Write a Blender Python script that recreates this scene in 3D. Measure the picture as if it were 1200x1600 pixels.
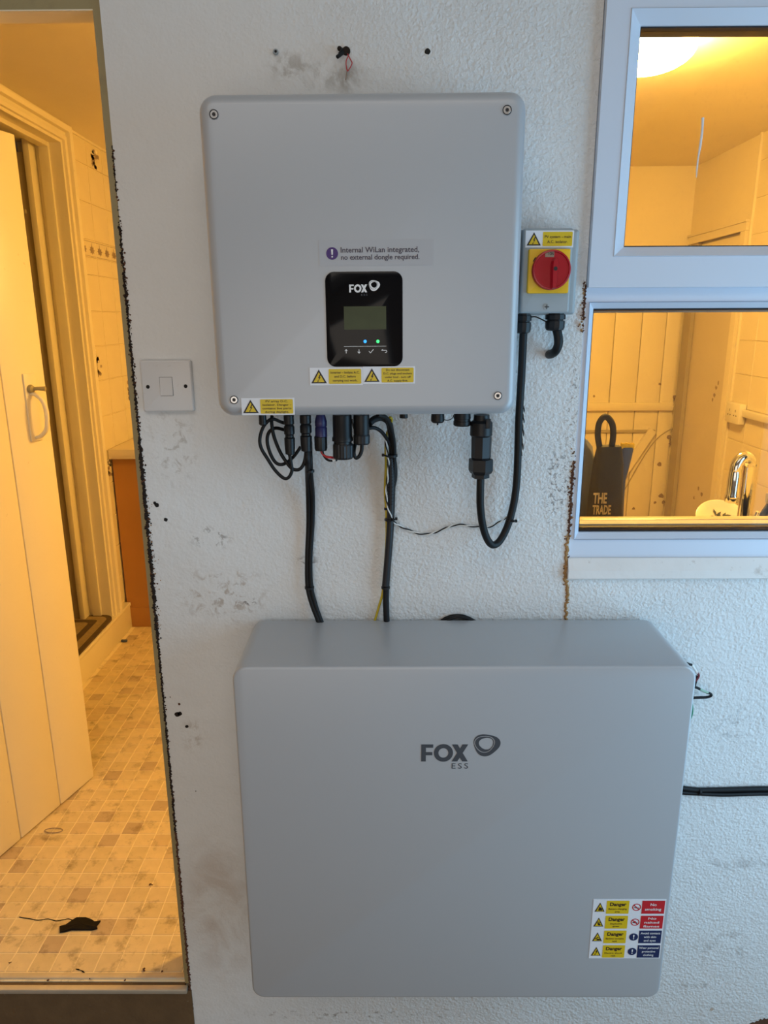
import bpy, bmesh, math, random
from mathutils import Vector, Matrix
random.seed(7)
PI = math.pi
S = bpy.context.scene
COL = S.collection
for o in list(bpy.data.objects): bpy.data.objects.remove(o)

# ------------------------------------------------------------------ camera
CAMP = Vector((0, -1.27, 1.425)); F = 1120.0
CR = Matrix(((1.0, 0.0033, 0.0053), (0.0043, 0.2563, -0.9666), (-0.0046, 0.9666, 0.2562)))   # columns: right, up, back
cd = bpy.data.cameras.new('camera'); cam = bpy.data.objects.new('camera', cd); COL.objects.link(cam)
cd.sensor_fit = 'VERTICAL'; cd.sensor_height = 24.0; cd.lens = F / 1600 * 24.0
cd.clip_start = 0.02
m4 = CR.to_4x4(); m4.translation = CAMP; cam.matrix_world = m4
S.camera = cam

# ------------------------------------------------------------------ world, daylight, exposure
W = bpy.data.worlds.new('sky'); S.world = W; W.use_nodes = True
W.node_tree.nodes['Background'].inputs[0].default_value = (0.62, 0.80, 1.0, 1)
W.node_tree.nodes['Background'].inputs[1].default_value = 0.35
def area(name, loc, rot, sx, sy, power, color):
    l = bpy.data.lights.new(name, 'AREA'); l.shape = 'RECTANGLE'; l.size = sx; l.size_y = sy
    l.energy = power; l.color = color
    o = bpy.data.objects.new(name, l); COL.objects.link(o); o.location = loc; o.rotation_euler = rot
    return o
# daylight coming in through the glazed opening in the right side of the lean-to
area('daylight', (1.47, -0.75, 0.95), (0, PI/2, 0), 1.6, 1.1, 24, (0.36, 0.70, 1.0))
# added warm fill from overhead, behind the camera; no roof light is known
area('overhead_fill', (-0.25, -1.75, 2.52), (0, 0, 0), 1.9, 1.2, 13.5, (1.0, 0.86, 0.72))
area('front_fill', (-0.2, -3.12, 0.80), (PI/2, 0, 0), 2.0, 1.4, 15, (1.0, 0.83, 0.66))  # added warm fill from behind the camera, its window invented
S.view_settings.view_transform = 'Standard'; S.view_settings.look = 'None'
S.view_settings.gamma = 1.0; S.view_settings.use_curve_mapping = False
S.view_settings.exposure = 0.0

# ------------------------------------------------------------------ helpers
def ray(px, py): return CR @ Vector((px - 600, -(py - 800), -F))
def at(px, py, Y):
    r = ray(px, py); return CAMP + r * ((Y - CAMP.y) / r.y)
def atz(px, py, z):
    r = ray(px, py); return CAMP + r * ((z - CAMP.z) / r.z)
def atx(px, py, x):
    r = ray(px, py); return CAMP + r * ((x - CAMP.x) / r.x)

def N(nt, t, **kw):
    n = nt.nodes.new(t)
    for k, v in kw.items(): setattr(n, k, v)
    return n
def mat(name, col, rough=0.5, metal=0.0, var=0.06, vscale=6.0, bump=0.0, bscale=120.0, emit=None, estr=0.0, spec=0.5, dirt=None):
    m = bpy.data.materials.new(name); m.use_nodes = True; nt = m.node_tree
    b = nt.nodes['Principled BSDF']
    b.inputs['Roughness'].default_value = rough; b.inputs['Metallic'].default_value = metal
    b.inputs['Specular IOR Level'].default_value = spec
    tc = N(nt, 'ShaderNodeTexCoord'); no = N(nt, 'ShaderNodeTexNoise')
    no.inputs['Scale'].default_value = vscale; no.inputs['Detail'].default_value = 4
    nt.links.new(tc.outputs['Object'], no.inputs['Vector'])
    mx = N(nt, 'ShaderNodeMix', data_type='RGBA')
    c = Vector(col)
    mx.inputs[6].default_value = (*(c * (1 - var)), 1); mx.inputs[7].default_value = (*(c * (1 + var)), 1)
    nt.links.new(no.outputs['Fac'], mx.inputs[0])
    out = mx.outputs[2]
    if dirt:
        dcol, dscale, lo, hi, amt = dirt
        geo = N(nt, 'ShaderNodeNewGeometry')
        n2 = N(nt, 'ShaderNodeTexNoise'); n2.inputs['Scale'].default_value = dscale; n2.inputs['Detail'].default_value = 6
        n2.inputs['Roughness'].default_value = 0.7
        nt.links.new(geo.outputs['Position'], n2.inputs['Vector'])
        mr = N(nt, 'ShaderNodeMapRange'); mr.inputs[1].default_value = lo; mr.inputs[2].default_value = hi
        mr.inputs[3].default_value = 0; mr.inputs[4].default_value = amt
        nt.links.new(n2.outputs['Fac'], mr.inputs[0])
        m2 = N(nt, 'ShaderNodeMix', data_type='RGBA'); m2.inputs[7].default_value = (*dcol, 1)
        nt.links.new(mr.outputs[0], m2.inputs[0]); nt.links.new(out, m2.inputs[6]); out = m2.outputs[2]
    nt.links.new(out, b.inputs['Base Color'])
    if bump:
        bn = N(nt, 'ShaderNodeTexNoise'); bn.inputs['Scale'].default_value = bscale; bn.inputs['Detail'].default_value = 3
        nt.links.new(tc.outputs['Object'], bn.inputs['Vector'])
        bp = N(nt, 'ShaderNodeBump'); bp.inputs['Strength'].default_value = bump; bp.inputs['Distance'].default_value = 0.002
        nt.links.new(bn.outputs['Fac'], bp.inputs['Height']); nt.links.new(bp.outputs['Normal'], b.inputs['Normal'])
    if emit:
        b.inputs['Emission Color'].default_value = (*emit, 1); b.inputs['Emission Strength'].default_value = estr
    return m

class MB:
    def __init__(s): s.v = []; s.f = []; s.m = []
    def add(s, vs, fs, mi=0):
        o = len(s.v); s.v += [tuple(v) for v in vs]
        s.f += [tuple(i + o for i in f) for f in fs]; s.m += [mi] * len(fs); return s
    def box(s, x0, x1, y0, y1, z0, z1, mi=0, bev=0, seg=2):
        x0, x1 = sorted((x0, x1)); y0, y1 = sorted((y0, y1)); z0, z1 = sorted((z0, z1))
        if not bev:
            return s.add([(x0,y0,z0),(x1,y0,z0),(x1,y1,z0),(x0,y1,z0),(x0,y0,z1),(x1,y0,z1),(x1,y1,z1),(x0,y1,z1)],
                         [(0,3,2,1),(4,5,6,7),(0,1,5,4),(1,2,6,5),(2,3,7,6),(3,0,4,7)], mi)
        bm = bmesh.new(); bmesh.ops.create_cube(bm, size=1)
        for v in bm.verts:
            v.co = ((x0+x1)/2 + v.co.x*(x1-x0), (y0+y1)/2 + v.co.y*(y1-y0), (z0+z1)/2 + v.co.z*(z1-z0))
        bmesh.ops.bevel(bm, geom=bm.edges[:], offset=bev, segments=seg, affect='EDGES', profile=0.5)
        bm.verts.index_update()
        s.add([v.co.copy() for v in bm.verts], [[v.index for v in f.verts] for f in bm.faces], mi); bm.free(); return s
    def loops(s, L, cap0=True, cap1=True, mi=0, closed=True):
        n = len(L[0]); vs = [p for l in L for p in l]; fs = []
        for i in range(len(L) - 1):
            for j in range(n if closed else n - 1):
                k = (j + 1) % n
                fs.append((i*n+j, i*n+k, (i+1)*n+k, (i+1)*n+j))
        if cap0: fs.append(tuple(range(n))[::-1])
        if cap1: fs.append(tuple((len(L)-1)*n + j for j in range(n)))
        return s.add(vs, fs, mi)
    def tube(s, pts, r, n=10, mi=0, cap=True):
        pts = [Vector(p) for p in pts]; L = []; up = None
        for i, p in enumerate(pts):
            t = (pts[min(i+1, len(pts)-1)] - pts[max(i-1, 0)]).normalized()
            if up is None:
                up = t.orthogonal().normalized()
            else:
                up = up - t * up.dot(t)
                up = up.normalized() if up.length > 1e-5 else t.orthogonal().normalized()
            q = t.cross(up); rr = r[i] if isinstance(r, (list, tuple)) else r
            L.append([p + (up*math.cos(a) + q*math.sin(a))*rr for a in [2*PI*k/n for k in range(n)]])
        return s.loops(L, cap, cap, mi)
    def lathe(s, base, axis, prof, n=24, mi=0, facet=None):
        base = Vector(base); a = Vector(axis).normalized(); u = a.orthogonal().normalized(); w = a.cross(u); L = []
        for (r, h) in prof:
            L.append([base + a*h + (u*math.cos(2*PI*k/n) + w*math.sin(2*PI*k/n))*max(r, 1e-5)*((1 + facet*(k % 2)) if facet else 1) for k in range(n)])
        return s.loops(L, True, True, mi)
    def poly(s, pts, Y, mi=0, thick=0.0002):
        """flat print in the XZ plane facing -Y; pts = [(x,z)] anticlockwise seen from the front"""
        n = len(pts)
        vs = [(x, Y - thick, z) for x, z in pts]
        return s.add(vs, [tuple(range(n))], mi)
    def ring(s, outer, inner, Y, mi=0):
        n = len(outer); vs = [(x, Y, z) for x, z in outer] + [(x, Y, z) for x, z in inner]
        return s.add(vs, [(j, (j+1) % n, n+(j+1) % n, n+j) for j in range(n)], mi)
    def rect(s, x0, x1, z0, z1, Y, mi=0, r=0):
        return s.poly(rrect(x0, x1, z0, z1, r, 5), Y, mi)
    def disc(s, x, z, r, Y, mi=0, n=24):
        return s.poly([(x + r*math.cos(2*PI*k/n), z + r*math.sin(2*PI*k/n)) for k in range(n)], Y, mi)
    def stroke(s, p, q, w, Y, mi=0):
        p = Vector(p); q = Vector(q); d = (q-p).normalized(); n = Vector((-d.y, d.x))*w/2
        return s.poly([tuple(p-n), tuple(q-n), tuple(q+n), tuple(p+n)], Y, mi)
    def blob(s, c, r, mi=0, squash=1.0):
        c = Vector(c); D = [Vector(d) for d in ((1,0,0),(-1,0,0),(0,1,0),(0,-1,0),(0,0,1),(0,0,-1))]
        vs = [c + Vector((d.x, d.y*squash, d.z))*r*random.uniform(.6, 1.25) for d in D]
        return s.add(vs, [(0,2,4),(2,1,4),(1,3,4),(3,0,4),(2,0,5),(1,2,5),(3,1,5),(0,3,5)], mi)

def rrect(x0, x1, z0, z1, r, k=6):
    if r <= 0: return [(x0, z0), (x1, z0), (x1, z1), (x0, z1)]
    P = []
    for cx, cz, a0 in ((x1-r, z0+r, -PI/2), (x1-r, z1-r, 0), (x0+r, z1-r, PI/2), (x0+r, z0+r, PI)):
        for i in range(k+1):
            a = a0 + PI/2*i/k; P.append((cx + r*math.cos(a), cz + r*math.sin(a)))
    return P
def cat(pts, sub=6):
    P = [Vector(p) for p in pts]; out = []
    for i in range(len(P)-1):
        a = P[max(i-1, 0)]; b = P[i]; c = P[i+1]; d = P[min(i+2, len(P)-1)]
        for k in range(sub):
            t = k/sub
            out.append(0.5*((2*b) + (c-a)*t + (2*a-5*b+4*c-d)*t*t + (3*b-a-3*c+d)*t**3))
    out.append(P[-1]); return out
WP = {}     # world origin of every object built
def link(o, parent, w, name_w=True):
    COL.objects.link(o); WP[o] = Vector(w)
    if parent is not None:
        o.parent = parent; o.location = Vector(w) - WP[parent]
    else: o.location = w
def thing(name, label, cat_, loc, group=None, kind=None):
    o = bpy.data.objects.new(name, None); o.empty_display_size = 0.03
    link(o, None, loc)
    if label: o['label'] = label
    if cat_: o['category'] = cat_
    if group: o['group'] = group
    if kind: o['kind'] = kind
    return o
def tag(o, label=None, cat_=None, group=None, kind=None):
    for k, v in (('label', label), ('category', cat_), ('group', group), ('kind', kind)):
        if v: o[k] = v
    return o
def build(name, mb, mats, parent=None, smooth=True, angle=38, label=None, local=False, origin=None):
    """local=True: coordinates are already in the parent's own (rotated) frame"""
    if not isinstance(mats, (list, tuple)): mats = [mats]
    me = bpy.data.meshes.new(name)
    c = Vector(origin) if origin else sum((Vector(v) for v in mb.v), Vector())/len(mb.v)
    me.from_pydata([Vector(v)-c for v in mb.v], [], mb.f)
    for m in mats: me.materials.append(m)
    me.polygons.foreach_set('material_index', mb.m)
    if smooth:
        me.polygons.foreach_set('use_smooth', [True]*len(me.polygons)); me.set_sharp_from_angle(angle=math.radians(angle))
    me.update()
    o = bpy.data.objects.new(name, me)
    if local: COL.objects.link(o); o.parent = parent; o.location = c; WP[o] = c
    else: link(o, parent, c)
    if label: o['label'] = label
    return o
def copy_of(src, parent, w):
    o = src.copy(); link(o, parent, w); return o
def text_mb(lines, x0, x1, z0, z1, Y, bold=0.0, gap=1.25, align='CENTER', fitw=True, mi=0, mb=None, space=1.0):
    """lettering as flat print fitted into the box x0..x1, z0..z1"""
    c = bpy.data.curves.new('t', 'FONT'); c.body = lines; c.align_x = align; c.size = 1; c.offset = bold; c.space_line = gap
    c.resolution_u = 3; c.space_character = space
    o = bpy.data.objects.new('t', c); COL.objects.link(o)
    dg = bpy.context.evaluated_depsgraph_get()
    me = bpy.data.meshes.new_from_object(o.evaluated_get(dg))
    bpy.data.objects.remove(o); bpy.data.curves.remove(c)
    xs = [v.co.x for v in me.vertices]; ys = [v.co.y for v in me.vertices]
    a, b, p, q = min(xs), max(xs), min(ys), max(ys)
    sx = (x1-x0)/(b-a); sz = (z1-z0)/(q-p)
    if not fitw: sx = sz = min(sx, sz)
    cx, cz = (x0+x1)/2, (z0+z1)/2
    mb = mb or MB()
    mb.add([(cx + (v.co.x-(a+b)/2)*sx, Y, cz + (v.co.y-(p+q)/2)*sz) for v in me.vertices], [tuple(f.vertices) for f in me.polygons], mi)
    bpy.data.meshes.remove(me); return mb
def casing(x0, x1, z0, z1, yb, yf, rc, rf, nf=5, backcut=0.0):
    """box with rounded corners seen from the front and a filleted front edge; front faces -Y"""
    L = [[(x, yb, z) for x, z in rrect(x0, x1, z0, z1, rc)]]
    for i in range(nf+1):
        a = PI/2*i/nf; ins = rf*(1-math.cos(a)); y = yf + rf - rf*math.sin(a)
        L.append([(x, y, z) for x, z in rrect(x0+ins, x1-ins, z0+ins, z1-ins, max(rc-ins, 0.002))])
    return MB().loops([l for l in L])

# ------------------------------------------------------------------ materials
M = {}
M['casing'] = mat('grey_white_casing', (0.40, 0.42, 0.445), 0.34, var=0.02, vscale=3, bump=0.04, bscale=900)
for k_ in ('casing',):
    b_ = M[k_].node_tree.nodes['Principled BSDF']; b_.inputs['Coat Weight'].default_value = 0.6; b_.inputs['Coat Roughness'].default_value = 0.30; b_.inputs['Coat IOR'].default_value = 1.6
M['upvc'] = mat('white_upvc', (0.64, 0.71, 0.82), 0.3, var=0.02)
M['gasket'] = mat('black_rubber_gasket', (0.012, 0.012, 0.014), 0.5)
M['black'] = mat('black_plastic', (0.008, 0.0085, 0.010), 0.42, spec=0.35, bump=0.05, bscale=400)
M['cable'] = mat('black_cable_sheath', (0.006, 0.0065, 0.0075), 0.5, spec=0.3, bump=0.08, bscale=300)
M['darkgrey'] = mat('dark_grey_plastic', (0.014, 0.0145, 0.017), 0.42, spec=0.4)
M['blueplug'] = mat('dark_blue_plastic', (0.022, 0.02, 0.10), 0.4)
M['red'] = mat('red_wire', (0.5, 0.02, 0.025), 0.4)
M['yellow_wire'] = mat('yellow_earth_sheath', (0.55, 0.42, 0.02), 0.45)
M['green'] = mat('green_wire', (0.03, 0.22, 0.12), 0.45)
M['pale_green'] = mat('pale_green_sleeve', (0.30, 0.46, 0.36), 0.5)
M['maroon'] = mat('maroon_sleeve', (0.16, 0.02, 0.03), 0.5)
M['white_wire'] = mat('white_wire', (0.75, 0.75, 0.72), 0.45)
M['steel'] = mat('brushed_steel', (0.55, 0.56, 0.57), 0.28, 1.0, bump=0.05)
M['chrome'] = mat('chrome', (0.8, 0.81, 0.82), 0.08, 1.0, var=0.01)
M['panel'] = mat('gloss_black_panel', (0.004, 0.004, 0.005), 0.09, var=0.01, spec=0.2)
M['lcd'] = mat('olive_lcd', (0.058, 0.068, 0.034), 0.3, spec=0.2, var=0.25, vscale=40)
M['print_white'] = mat('white_print', (0.75, 0.76, 0.77), 0.5, var=0.01)
M['print_grey'] = mat('charcoal_print', (0.055, 0.065, 0.08), 0.45, var=0.02)
M['print_black'] = mat('black_print', (0.012, 0.011, 0.012), 0.5, var=0.01)
M['purple'] = mat('purple_print', (0.055, 0.02, 0.15), 0.5, var=0.02)
M['inkdark'] = mat('dark_ink_print', (0.06, 0.055, 0.085), 0.5, var=0.02)
M['sticker'] = mat('white_vinyl_sticker', (0.72, 0.75, 0.80), 0.4, var=0.015)
M['wifi_sticker'] = mat('clear_vinyl_sticker', (0.41, 0.426, 0.455), 0.30, var=0.01)
M['yellow'] = mat('safety_yellow', (0.66, 0.47, 0.012), 0.4, var=0.03)
M['yellow_plate'] = mat('yellow_plastic', (0.80, 0.46, 0.006), 0.35, var=0.02)
M['reddial'] = mat('red_plastic', (0.40, 0.004, 0.014), 0.3, var=0.02)
M['print_red'] = mat('red_print', (0.50, 0.015, 0.025), 0.45, var=0.02)
M['navy'] = mat('navy_print', (0.01, 0.022, 0.09), 0.45, var=0.02)
M['isobox'] = mat('grey_enclosure', (0.33, 0.37, 0.39), 0.45, var=0.02, bump=0.06, bscale=600)
M['switch'] = mat('white_switch_plastic', (0.66, 0.66, 0.66), 0.3, var=0.03, dirt=((0.3, 0.24, 0.18), 60, 0.62, 0.8, 0.5))
M['blue_led'] = mat('blue_led', (0.05, 0.3, 0.9), 0.3, emit=(0.02, 0.28, 1.0), estr=1.6)
M['green_led'] = mat('green_led', (0.1, 0.9, 0.3), 0.3, emit=(0.03, 1.0, 0.16), estr=1.6)
M['hole'] = mat('dark_hole', (0.012, 0.010, 0.008), 0.9)
M['rust'] = mat('crumbling_brown_filler', (0.10, 0.04, 0.02), 0.95, var=0.5, vscale=60)
M['rustdark'] = mat('dark_crack_filler', (0.018, 0.010, 0.006), 0.95, var=0.5, vscale=60)
M['foam'] = mat('tan_expanding_foam', (0.36, 0.20, 0.075), 0.9, var=0.4, vscale=90, bump=0.6, bscale=300)
M['jamb'] = mat('shaded_cream_paint', (0.33, 0.27, 0.13), 0.5, var=0.08, dirt=((0.2, 0.15, 0.08), 14, 0.55, 0.75, 0.5))  # cream paint with the shade of the recess put into its colour
M['cream'] = mat('cream_gloss_paint', (0.82, 0.74, 0.54), 0.35, var=0.03, bump=0.12, bscale=90, dirt=((0.30, 0.20, 0.10), 40, 0.66, 0.78, 0.6))
M['creamwall'] = mat('cream_wall_paint', (0.86, 0.77, 0.55), 0.6, var=0.03, bump=0.1, bscale=80)
M['ceil'] = mat('kitchen_ceiling_paint', (0.88, 0.80, 0.62), 0.7, var=0.04, bump=0.2, bscale=60)
M['tile'] = mat('cream_glazed_tile', (0.80, 0.71, 0.50), 0.22, var=0.04, vscale=8)
M['grout'] = mat('wall_grout', (0.74, 0.63, 0.42), 0.85)
M['floral'] = mat('brown_floral_print', (0.30, 0.22, 0.16), 0.4, var=0.3, vscale=80)
M['floralpale'] = mat('pale_floral_print', (0.80, 0.74, 0.62), 0.4, var=0.1, vscale=80)
M['orangewood'] = mat('orange_brown_cabinet', (0.42, 0.20, 0.055), 0.4, var=0.12, vscale=5)
M['worktop'] = mat('cream_worktop', (0.78, 0.68, 0.50), 0.35)
FD = ((0.17, 0.11, 0.05), 20, 0.525, 0.74, 0.8)
TC = [(0.65, 0.52, 0.31), (0.60, 0.46, 0.27), (0.70, 0.56, 0.33), (0.50, 0.38, 0.245), (0.64, 0.51, 0.29)]
FT = [mat('vinyl_tile_%s' % n, c, 0.4, var=0.16, vscale=30, dirt=FD) for n, c in zip(('tan', 'brown', 'sand', 'umber', 'honey'), TC)]
M['fgrout'] = mat('vinyl_grout', (0.86, 0.74, 0.50), 0.5, dirt=FD)
M['concrete'] = mat('dark_concrete', (0.135, 0.082, 0.036), 0.9, var=0.3, vscale=25, bump=0.5, bscale=90, dirt=((0.30, 0.24, 0.18), 60, 0.66, 0.72, 0.7))
M['alu'] = mat('worn_threshold_metal', (0.62, 0.56, 0.45), 0.4, 0.5, var=0.15, vscale=30)
M['beige'] = mat('beige_render', (0.50, 0.41, 0.33), 0.8, var=0.1)
M['outceil'] = mat('white_boarded_ceiling', (0.62, 0.60, 0.57), 0.8)
M['hall'] = mat('olive_hall_and_shade_paint', (0.42, 0.36, 0.24), 0.7, var=0.1)
M['panel_door'] = mat('drab_panel_door_paint', (0.42, 0.35, 0.22), 0.5, var=0.08)
M['paleleaf'] = mat('pale_drab_door_paint', (0.66, 0.58, 0.43), 0.5, var=0.06)
M['dark'] = mat('near_black_rubber', (0.006, 0.005, 0.004), 0.7, spec=0.2)
M['rug'] = mat('dark_brown_rug', (0.10, 0.065, 0.03), 0.95, var=0.4, vscale=30, bump=0.6, bscale=400)
M['rugpale'] = mat('gold_rug_pattern', (0.34, 0.25, 0.11), 0.95, var=0.3, vscale=60, bump=0.6, bscale=400)
M['bag'] = mat('black_woven_bag', (0.035, 0.032, 0.03), 0.8, var=0.35, vscale=50, bump=0.4, bscale=200)
M['cloth'] = mat('grey_blue_cloth', (0.13, 0.145, 0.19), 0.9, var=0.25, vscale=14, bump=0.5, bscale=50)
M['bluebrush'] = mat('blue_plastic', (0.05, 0.075, 0.16), 0.45)
M['bristle'] = mat('yellow_bristle', (0.80, 0.55, 0.03), 0.7, var=0.2, vscale=90)
M['goldprint'] = mat('gold_print', (0.50, 0.40, 0.20), 0.6, var=0.2, vscale=60)
M['china'] = mat('cream_china', (0.80, 0.74, 0.62), 0.15, var=0.02)
M['motif'] = mat('dark_leaf_print', (0.07, 0.08, 0.07), 0.3)
M['sillpaint'] = mat('chipped_sill_paint', (0.76, 0.73, 0.70), 0.6, var=0.06, vscale=20, bump=0.5, bscale=60, dirt=((0.35, 0.24, 0.16), 30, 0.6, 0.75, 0.7))
M['socket'] = mat('ivory_socket_plastic', (0.80, 0.74, 0.60), 0.3)
M['lamp'] = mat('lit_opal_lamp', (0.9, 0.85, 0.7), 0.4, emit=(1.0, 0.56, 0.122), estr=242)

def glass(name, dust):
    m = bpy.data.materials.new(name); m.use_nodes = True; nt = m.node_tree; nt.nodes.clear()
    out = N(nt, 'ShaderNodeOutputMaterial'); tr = N(nt, 'ShaderNodeBsdfTransparent'); gl = N(nt, 'ShaderNodeBsdfGlossy')
    tr.inputs[0].default_value = (0.94, 0.95, 0.94, 1); gl.inputs['Roughness'].default_value = 0.02
    fr = N(nt, 'ShaderNodeFresnel'); fr.inputs[0].default_value = 1.5
    mx = N(nt, 'ShaderNodeMixShader'); nt.links.new(fr.outputs[0], mx.inputs[0]); nt.links.new(tr.outputs[0], mx.inputs[1]); nt.links.new(gl.outputs[0], mx.inputs[2])
    df = N(nt, 'ShaderNodeBsdfDiffuse'); df.inputs[0].default_value = (0.7, 0.68, 0.62, 1)
    tc = N(nt, 'ShaderNodeTexCoord'); no = N(nt, 'ShaderNodeTexNoise'); no.inputs['Scale'].default_value = 220; no.inputs['Detail'].default_value = 2
    n2 = N(nt, 'ShaderNodeTexNoise'); n2.inputs['Scale'].default_value = 9
    nt.links.new(tc.outputs['Object'], no.inputs[0]); nt.links.new(tc.outputs['Object'], n2.inputs[0])
    mr = N(nt, 'ShaderNodeMapRange'); mr.inputs[1].default_value = .62; mr.inputs[2].default_value = .78; mr.inputs[3].default_value = 0.012; mr.inputs[4].default_value = dust
    nt.links.new(no.outputs['Fac'], mr.inputs[0])
    mul = N(nt, 'ShaderNodeMath', operation='MULTIPLY'); nt.links.new(mr.outputs[0], mul.inputs[0]); nt.links.new(n2.outputs['Fac'], mul.inputs[1])
    m2 = N(nt, 'ShaderNodeMixShader'); nt.links.new(mul.outputs[0], m2.inputs[0]); nt.links.new(mx.outputs[0], m2.inputs[1]); nt.links.new(df.outputs[0], m2.inputs[2])
    nt.links.new(m2.outputs[0], out.inputs[0]); return m
M['glass'] = glass('dusty_window_glass', 0.10)
M['clear'] = glass('clear_jar_glass', 0.2)

# rendered wall: rough stipple on the right, smoother on the left, with scuffs and stains that belong to it
def wall_material():
    m = bpy.data.materials.new('white_rendered_wall'); m.use_nodes = True; nt = m.node_tree; b = nt.nodes['Principled BSDF']
    b.inputs['Roughness'].default_value = 0.62
    geo = N(nt, 'ShaderNodeNewGeometry'); sep = N(nt, 'ShaderNodeSeparateXYZ'); nt.links.new(geo.outputs['Position'], sep.inputs[0])
    def noise(sc, det=4, ro=0.6, dist=0.0):
        n = N(nt, 'ShaderNodeTexNoise'); n.inputs['Scale'].default_value = sc; n.inputs['Detail'].default_value = det
        n.inputs['Roughness'].default_value = ro; n.inputs['Distortion'].default_value = dist
        nt.links.new(geo.outputs['Position'], n.inputs['Vector']); return n.outputs['Fac']
    def rng(v, a, bb, c, d, smooth=True):
        r = N(nt, 'ShaderNodeMapRange'); r.interpolation_type = 'SMOOTHSTEP' if smooth else 'LINEAR'
        for i, x in enumerate((a, bb, c, d)): r.inputs[i+1].default_value = x
        nt.links.new(v, r.inputs[0]); return r.outputs[0]
    def op(o_, a, bb=None):
        n = N(nt, 'ShaderNodeMath', operation=o_)
        for i, x in enumerate((a, bb)):
            if x is None: continue
            if isinstance(x, (int, float)): n.inputs[i].default_value = x
            else: nt.links.new(x, n.inputs[i])
        return n.outputs[0]
    def mixc(fac, c1, c2):
        n = N(nt, 'ShaderNodeMix', data_type='RGBA'); nt.links.new(fac, n.inputs[0])
        for i, c in ((6, c1), (7, c2)):
            if isinstance(c, tuple): n.inputs[i].default_value = (*c, 1)
            else: nt.links.new(c, n.inputs[i])
        return n.outputs[2]
    col = mixc(noise(3.0), (0.71, 0.72, 0.715), (0.79, 0.80, 0.795))
    # speckled grime all over, fine
    g = rng(noise(95, 5, 0.7), 0.66, 0.76, 0, 0.45)
    g = op('MULTIPLY', g, rng(noise(4.5, 3), 0.45, 0.65, 0.15, 1.0))
    col = mixc(g, col, (0.30, 0.27, 0.24))
    def stain(x, z, rx, rz, c, amt, nsc=30, lo=0.42, hi=0.62):
        nonlocal col
        dx = op('DIVIDE', op('SUBTRACT', sep.outputs[0], x), rx); dz = op('DIVIDE', op('SUBTRACT', sep.outputs[2], z), rz)
        d = op('SQRT', op('ADD', op('MULTIPLY', dx, dx), op('MULTIPLY', dz, dz)))
        fall = rng(d, 0.25, 1.0, 1, 0)
        col = mixc(op('MULTIPLY', op('MULTIPLY', fall, rng(noise(nsc, 5, 0.65, 0.6), lo, hi, 0, 1)), amt), col, c)
    for px, py, rx, rz, c, amt, ns, lo, hi in (
        (500, 118, .10, .03, (0.42, 0.40, 0.36), .6, 22, .40, .60),      # scuffs above the inverter
        (455, 105, .05, .035, (0.40, 0.37, 0.33), .6, 35, .45, .60),
        (540, 120, .03, .035, (0.35, 0.32, 0.28), .7, 30, .35, .6),
        (330, 840, .05, .03, (0.22, 0.20, 0.18), .8, 60, .52, .62),      # scrape right of the drill holes
        (270, 700, .06, .10, (0.40, 0.37, 0.33), .6, 50, .50, .64),
        (350, 930, .12, .08, (0.40, 0.33, 0.27), .7, 45, .52, .66),
        (385, 940, .03, .012, (0.15, 0.12, 0.10), .8, 90, .50, .58),
        (300, 1150, .03, .05, (0.42, 0.36, 0.30), .6, 40, .46, .62),
        (345, 1420, .10, .25, (0.52, 0.43, 0.36), .6, 9, .35, .65),
        (560, 1585, .35, .02, (0.25, 0.21, 0.18), .8, 70, .55, .66),
        (480, 880, .03, .02, (0.25, 0.22, 0.20), .8, 70, .52, .60),
        (870, 760, .04, .12, (0.20, 0.18, 0.17), .8, 140, .52, .60),      # black mould spots beside the window
        (900, 640, .03, .14, (0.25, 0.22, 0.20), .7, 160, .54, .62),
        (1150, 1130, .07, .07, (0.42, 0.42, 0.42), .6, 60, .48, .62),
        (1150, 1350, .12, .02, (0.45, 0.43, 0.42), .5, 30, .45, .62),
        (1130, 1480, .10, .10, (0.42, 0.40, 0.38), .5, 40, .50, .66),
        (1100, 1540, .08, .012, (0.36, 0.33, 0.30), .6, 40, .45, .6),
        (905, 500, .012, .03, (0.45, 0.24, 0.12), .7, 60, .40, .60),
        (600, 780, .03, .08, (0.55, 0.52, 0.46), .5, 20, .40, .6)):
        p = at(px, py, 0); stain(p.x, p.z, rx, rz, c, amt, ns, lo, hi)
    # a brown run from the crumbled edge beside the kitchen doorway
    nt.links.new(col, b.inputs['Base Color'])
    vo = N(nt, 'ShaderNodeTexVoronoi'); vo.inputs['Scale'].default_value = 170; nt.links.new(geo.outputs['Position'], vo.inputs['Vector'])
    h = op('ADD', op('MULTIPLY', noise(120, 5, 0.65, 0.5), 1.0), op('MULTIPLY', vo.outputs['Distance'], 0.35))
    h = op('MULTIPLY', h, rng(sep.outputs[0], -0.36, 0.12, 0.22, 1.0))
    bp = N(nt, 'ShaderNodeBump'); bp.inputs['Strength'].default_value = 0.9; bp.inputs['Distance'].default_value = 0.0042
    nt.links.new(h, bp.inputs['Height'])
    h2 = noise(7, 3); bp2 = N(nt, 'ShaderNodeBump'); bp2.inputs['Strength'].default_value = 0.35; bp2.inputs['Distance'].default_value = 0.02
    nt.links.new(h2, bp2.inputs['Height']); nt.links.new(bp2.outputs['Normal'], bp.inputs['Normal'])
    nt.links.new(bp.outputs['Normal'], b.inputs['Normal']); return m
M['wall'] = wall_material()

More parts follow.
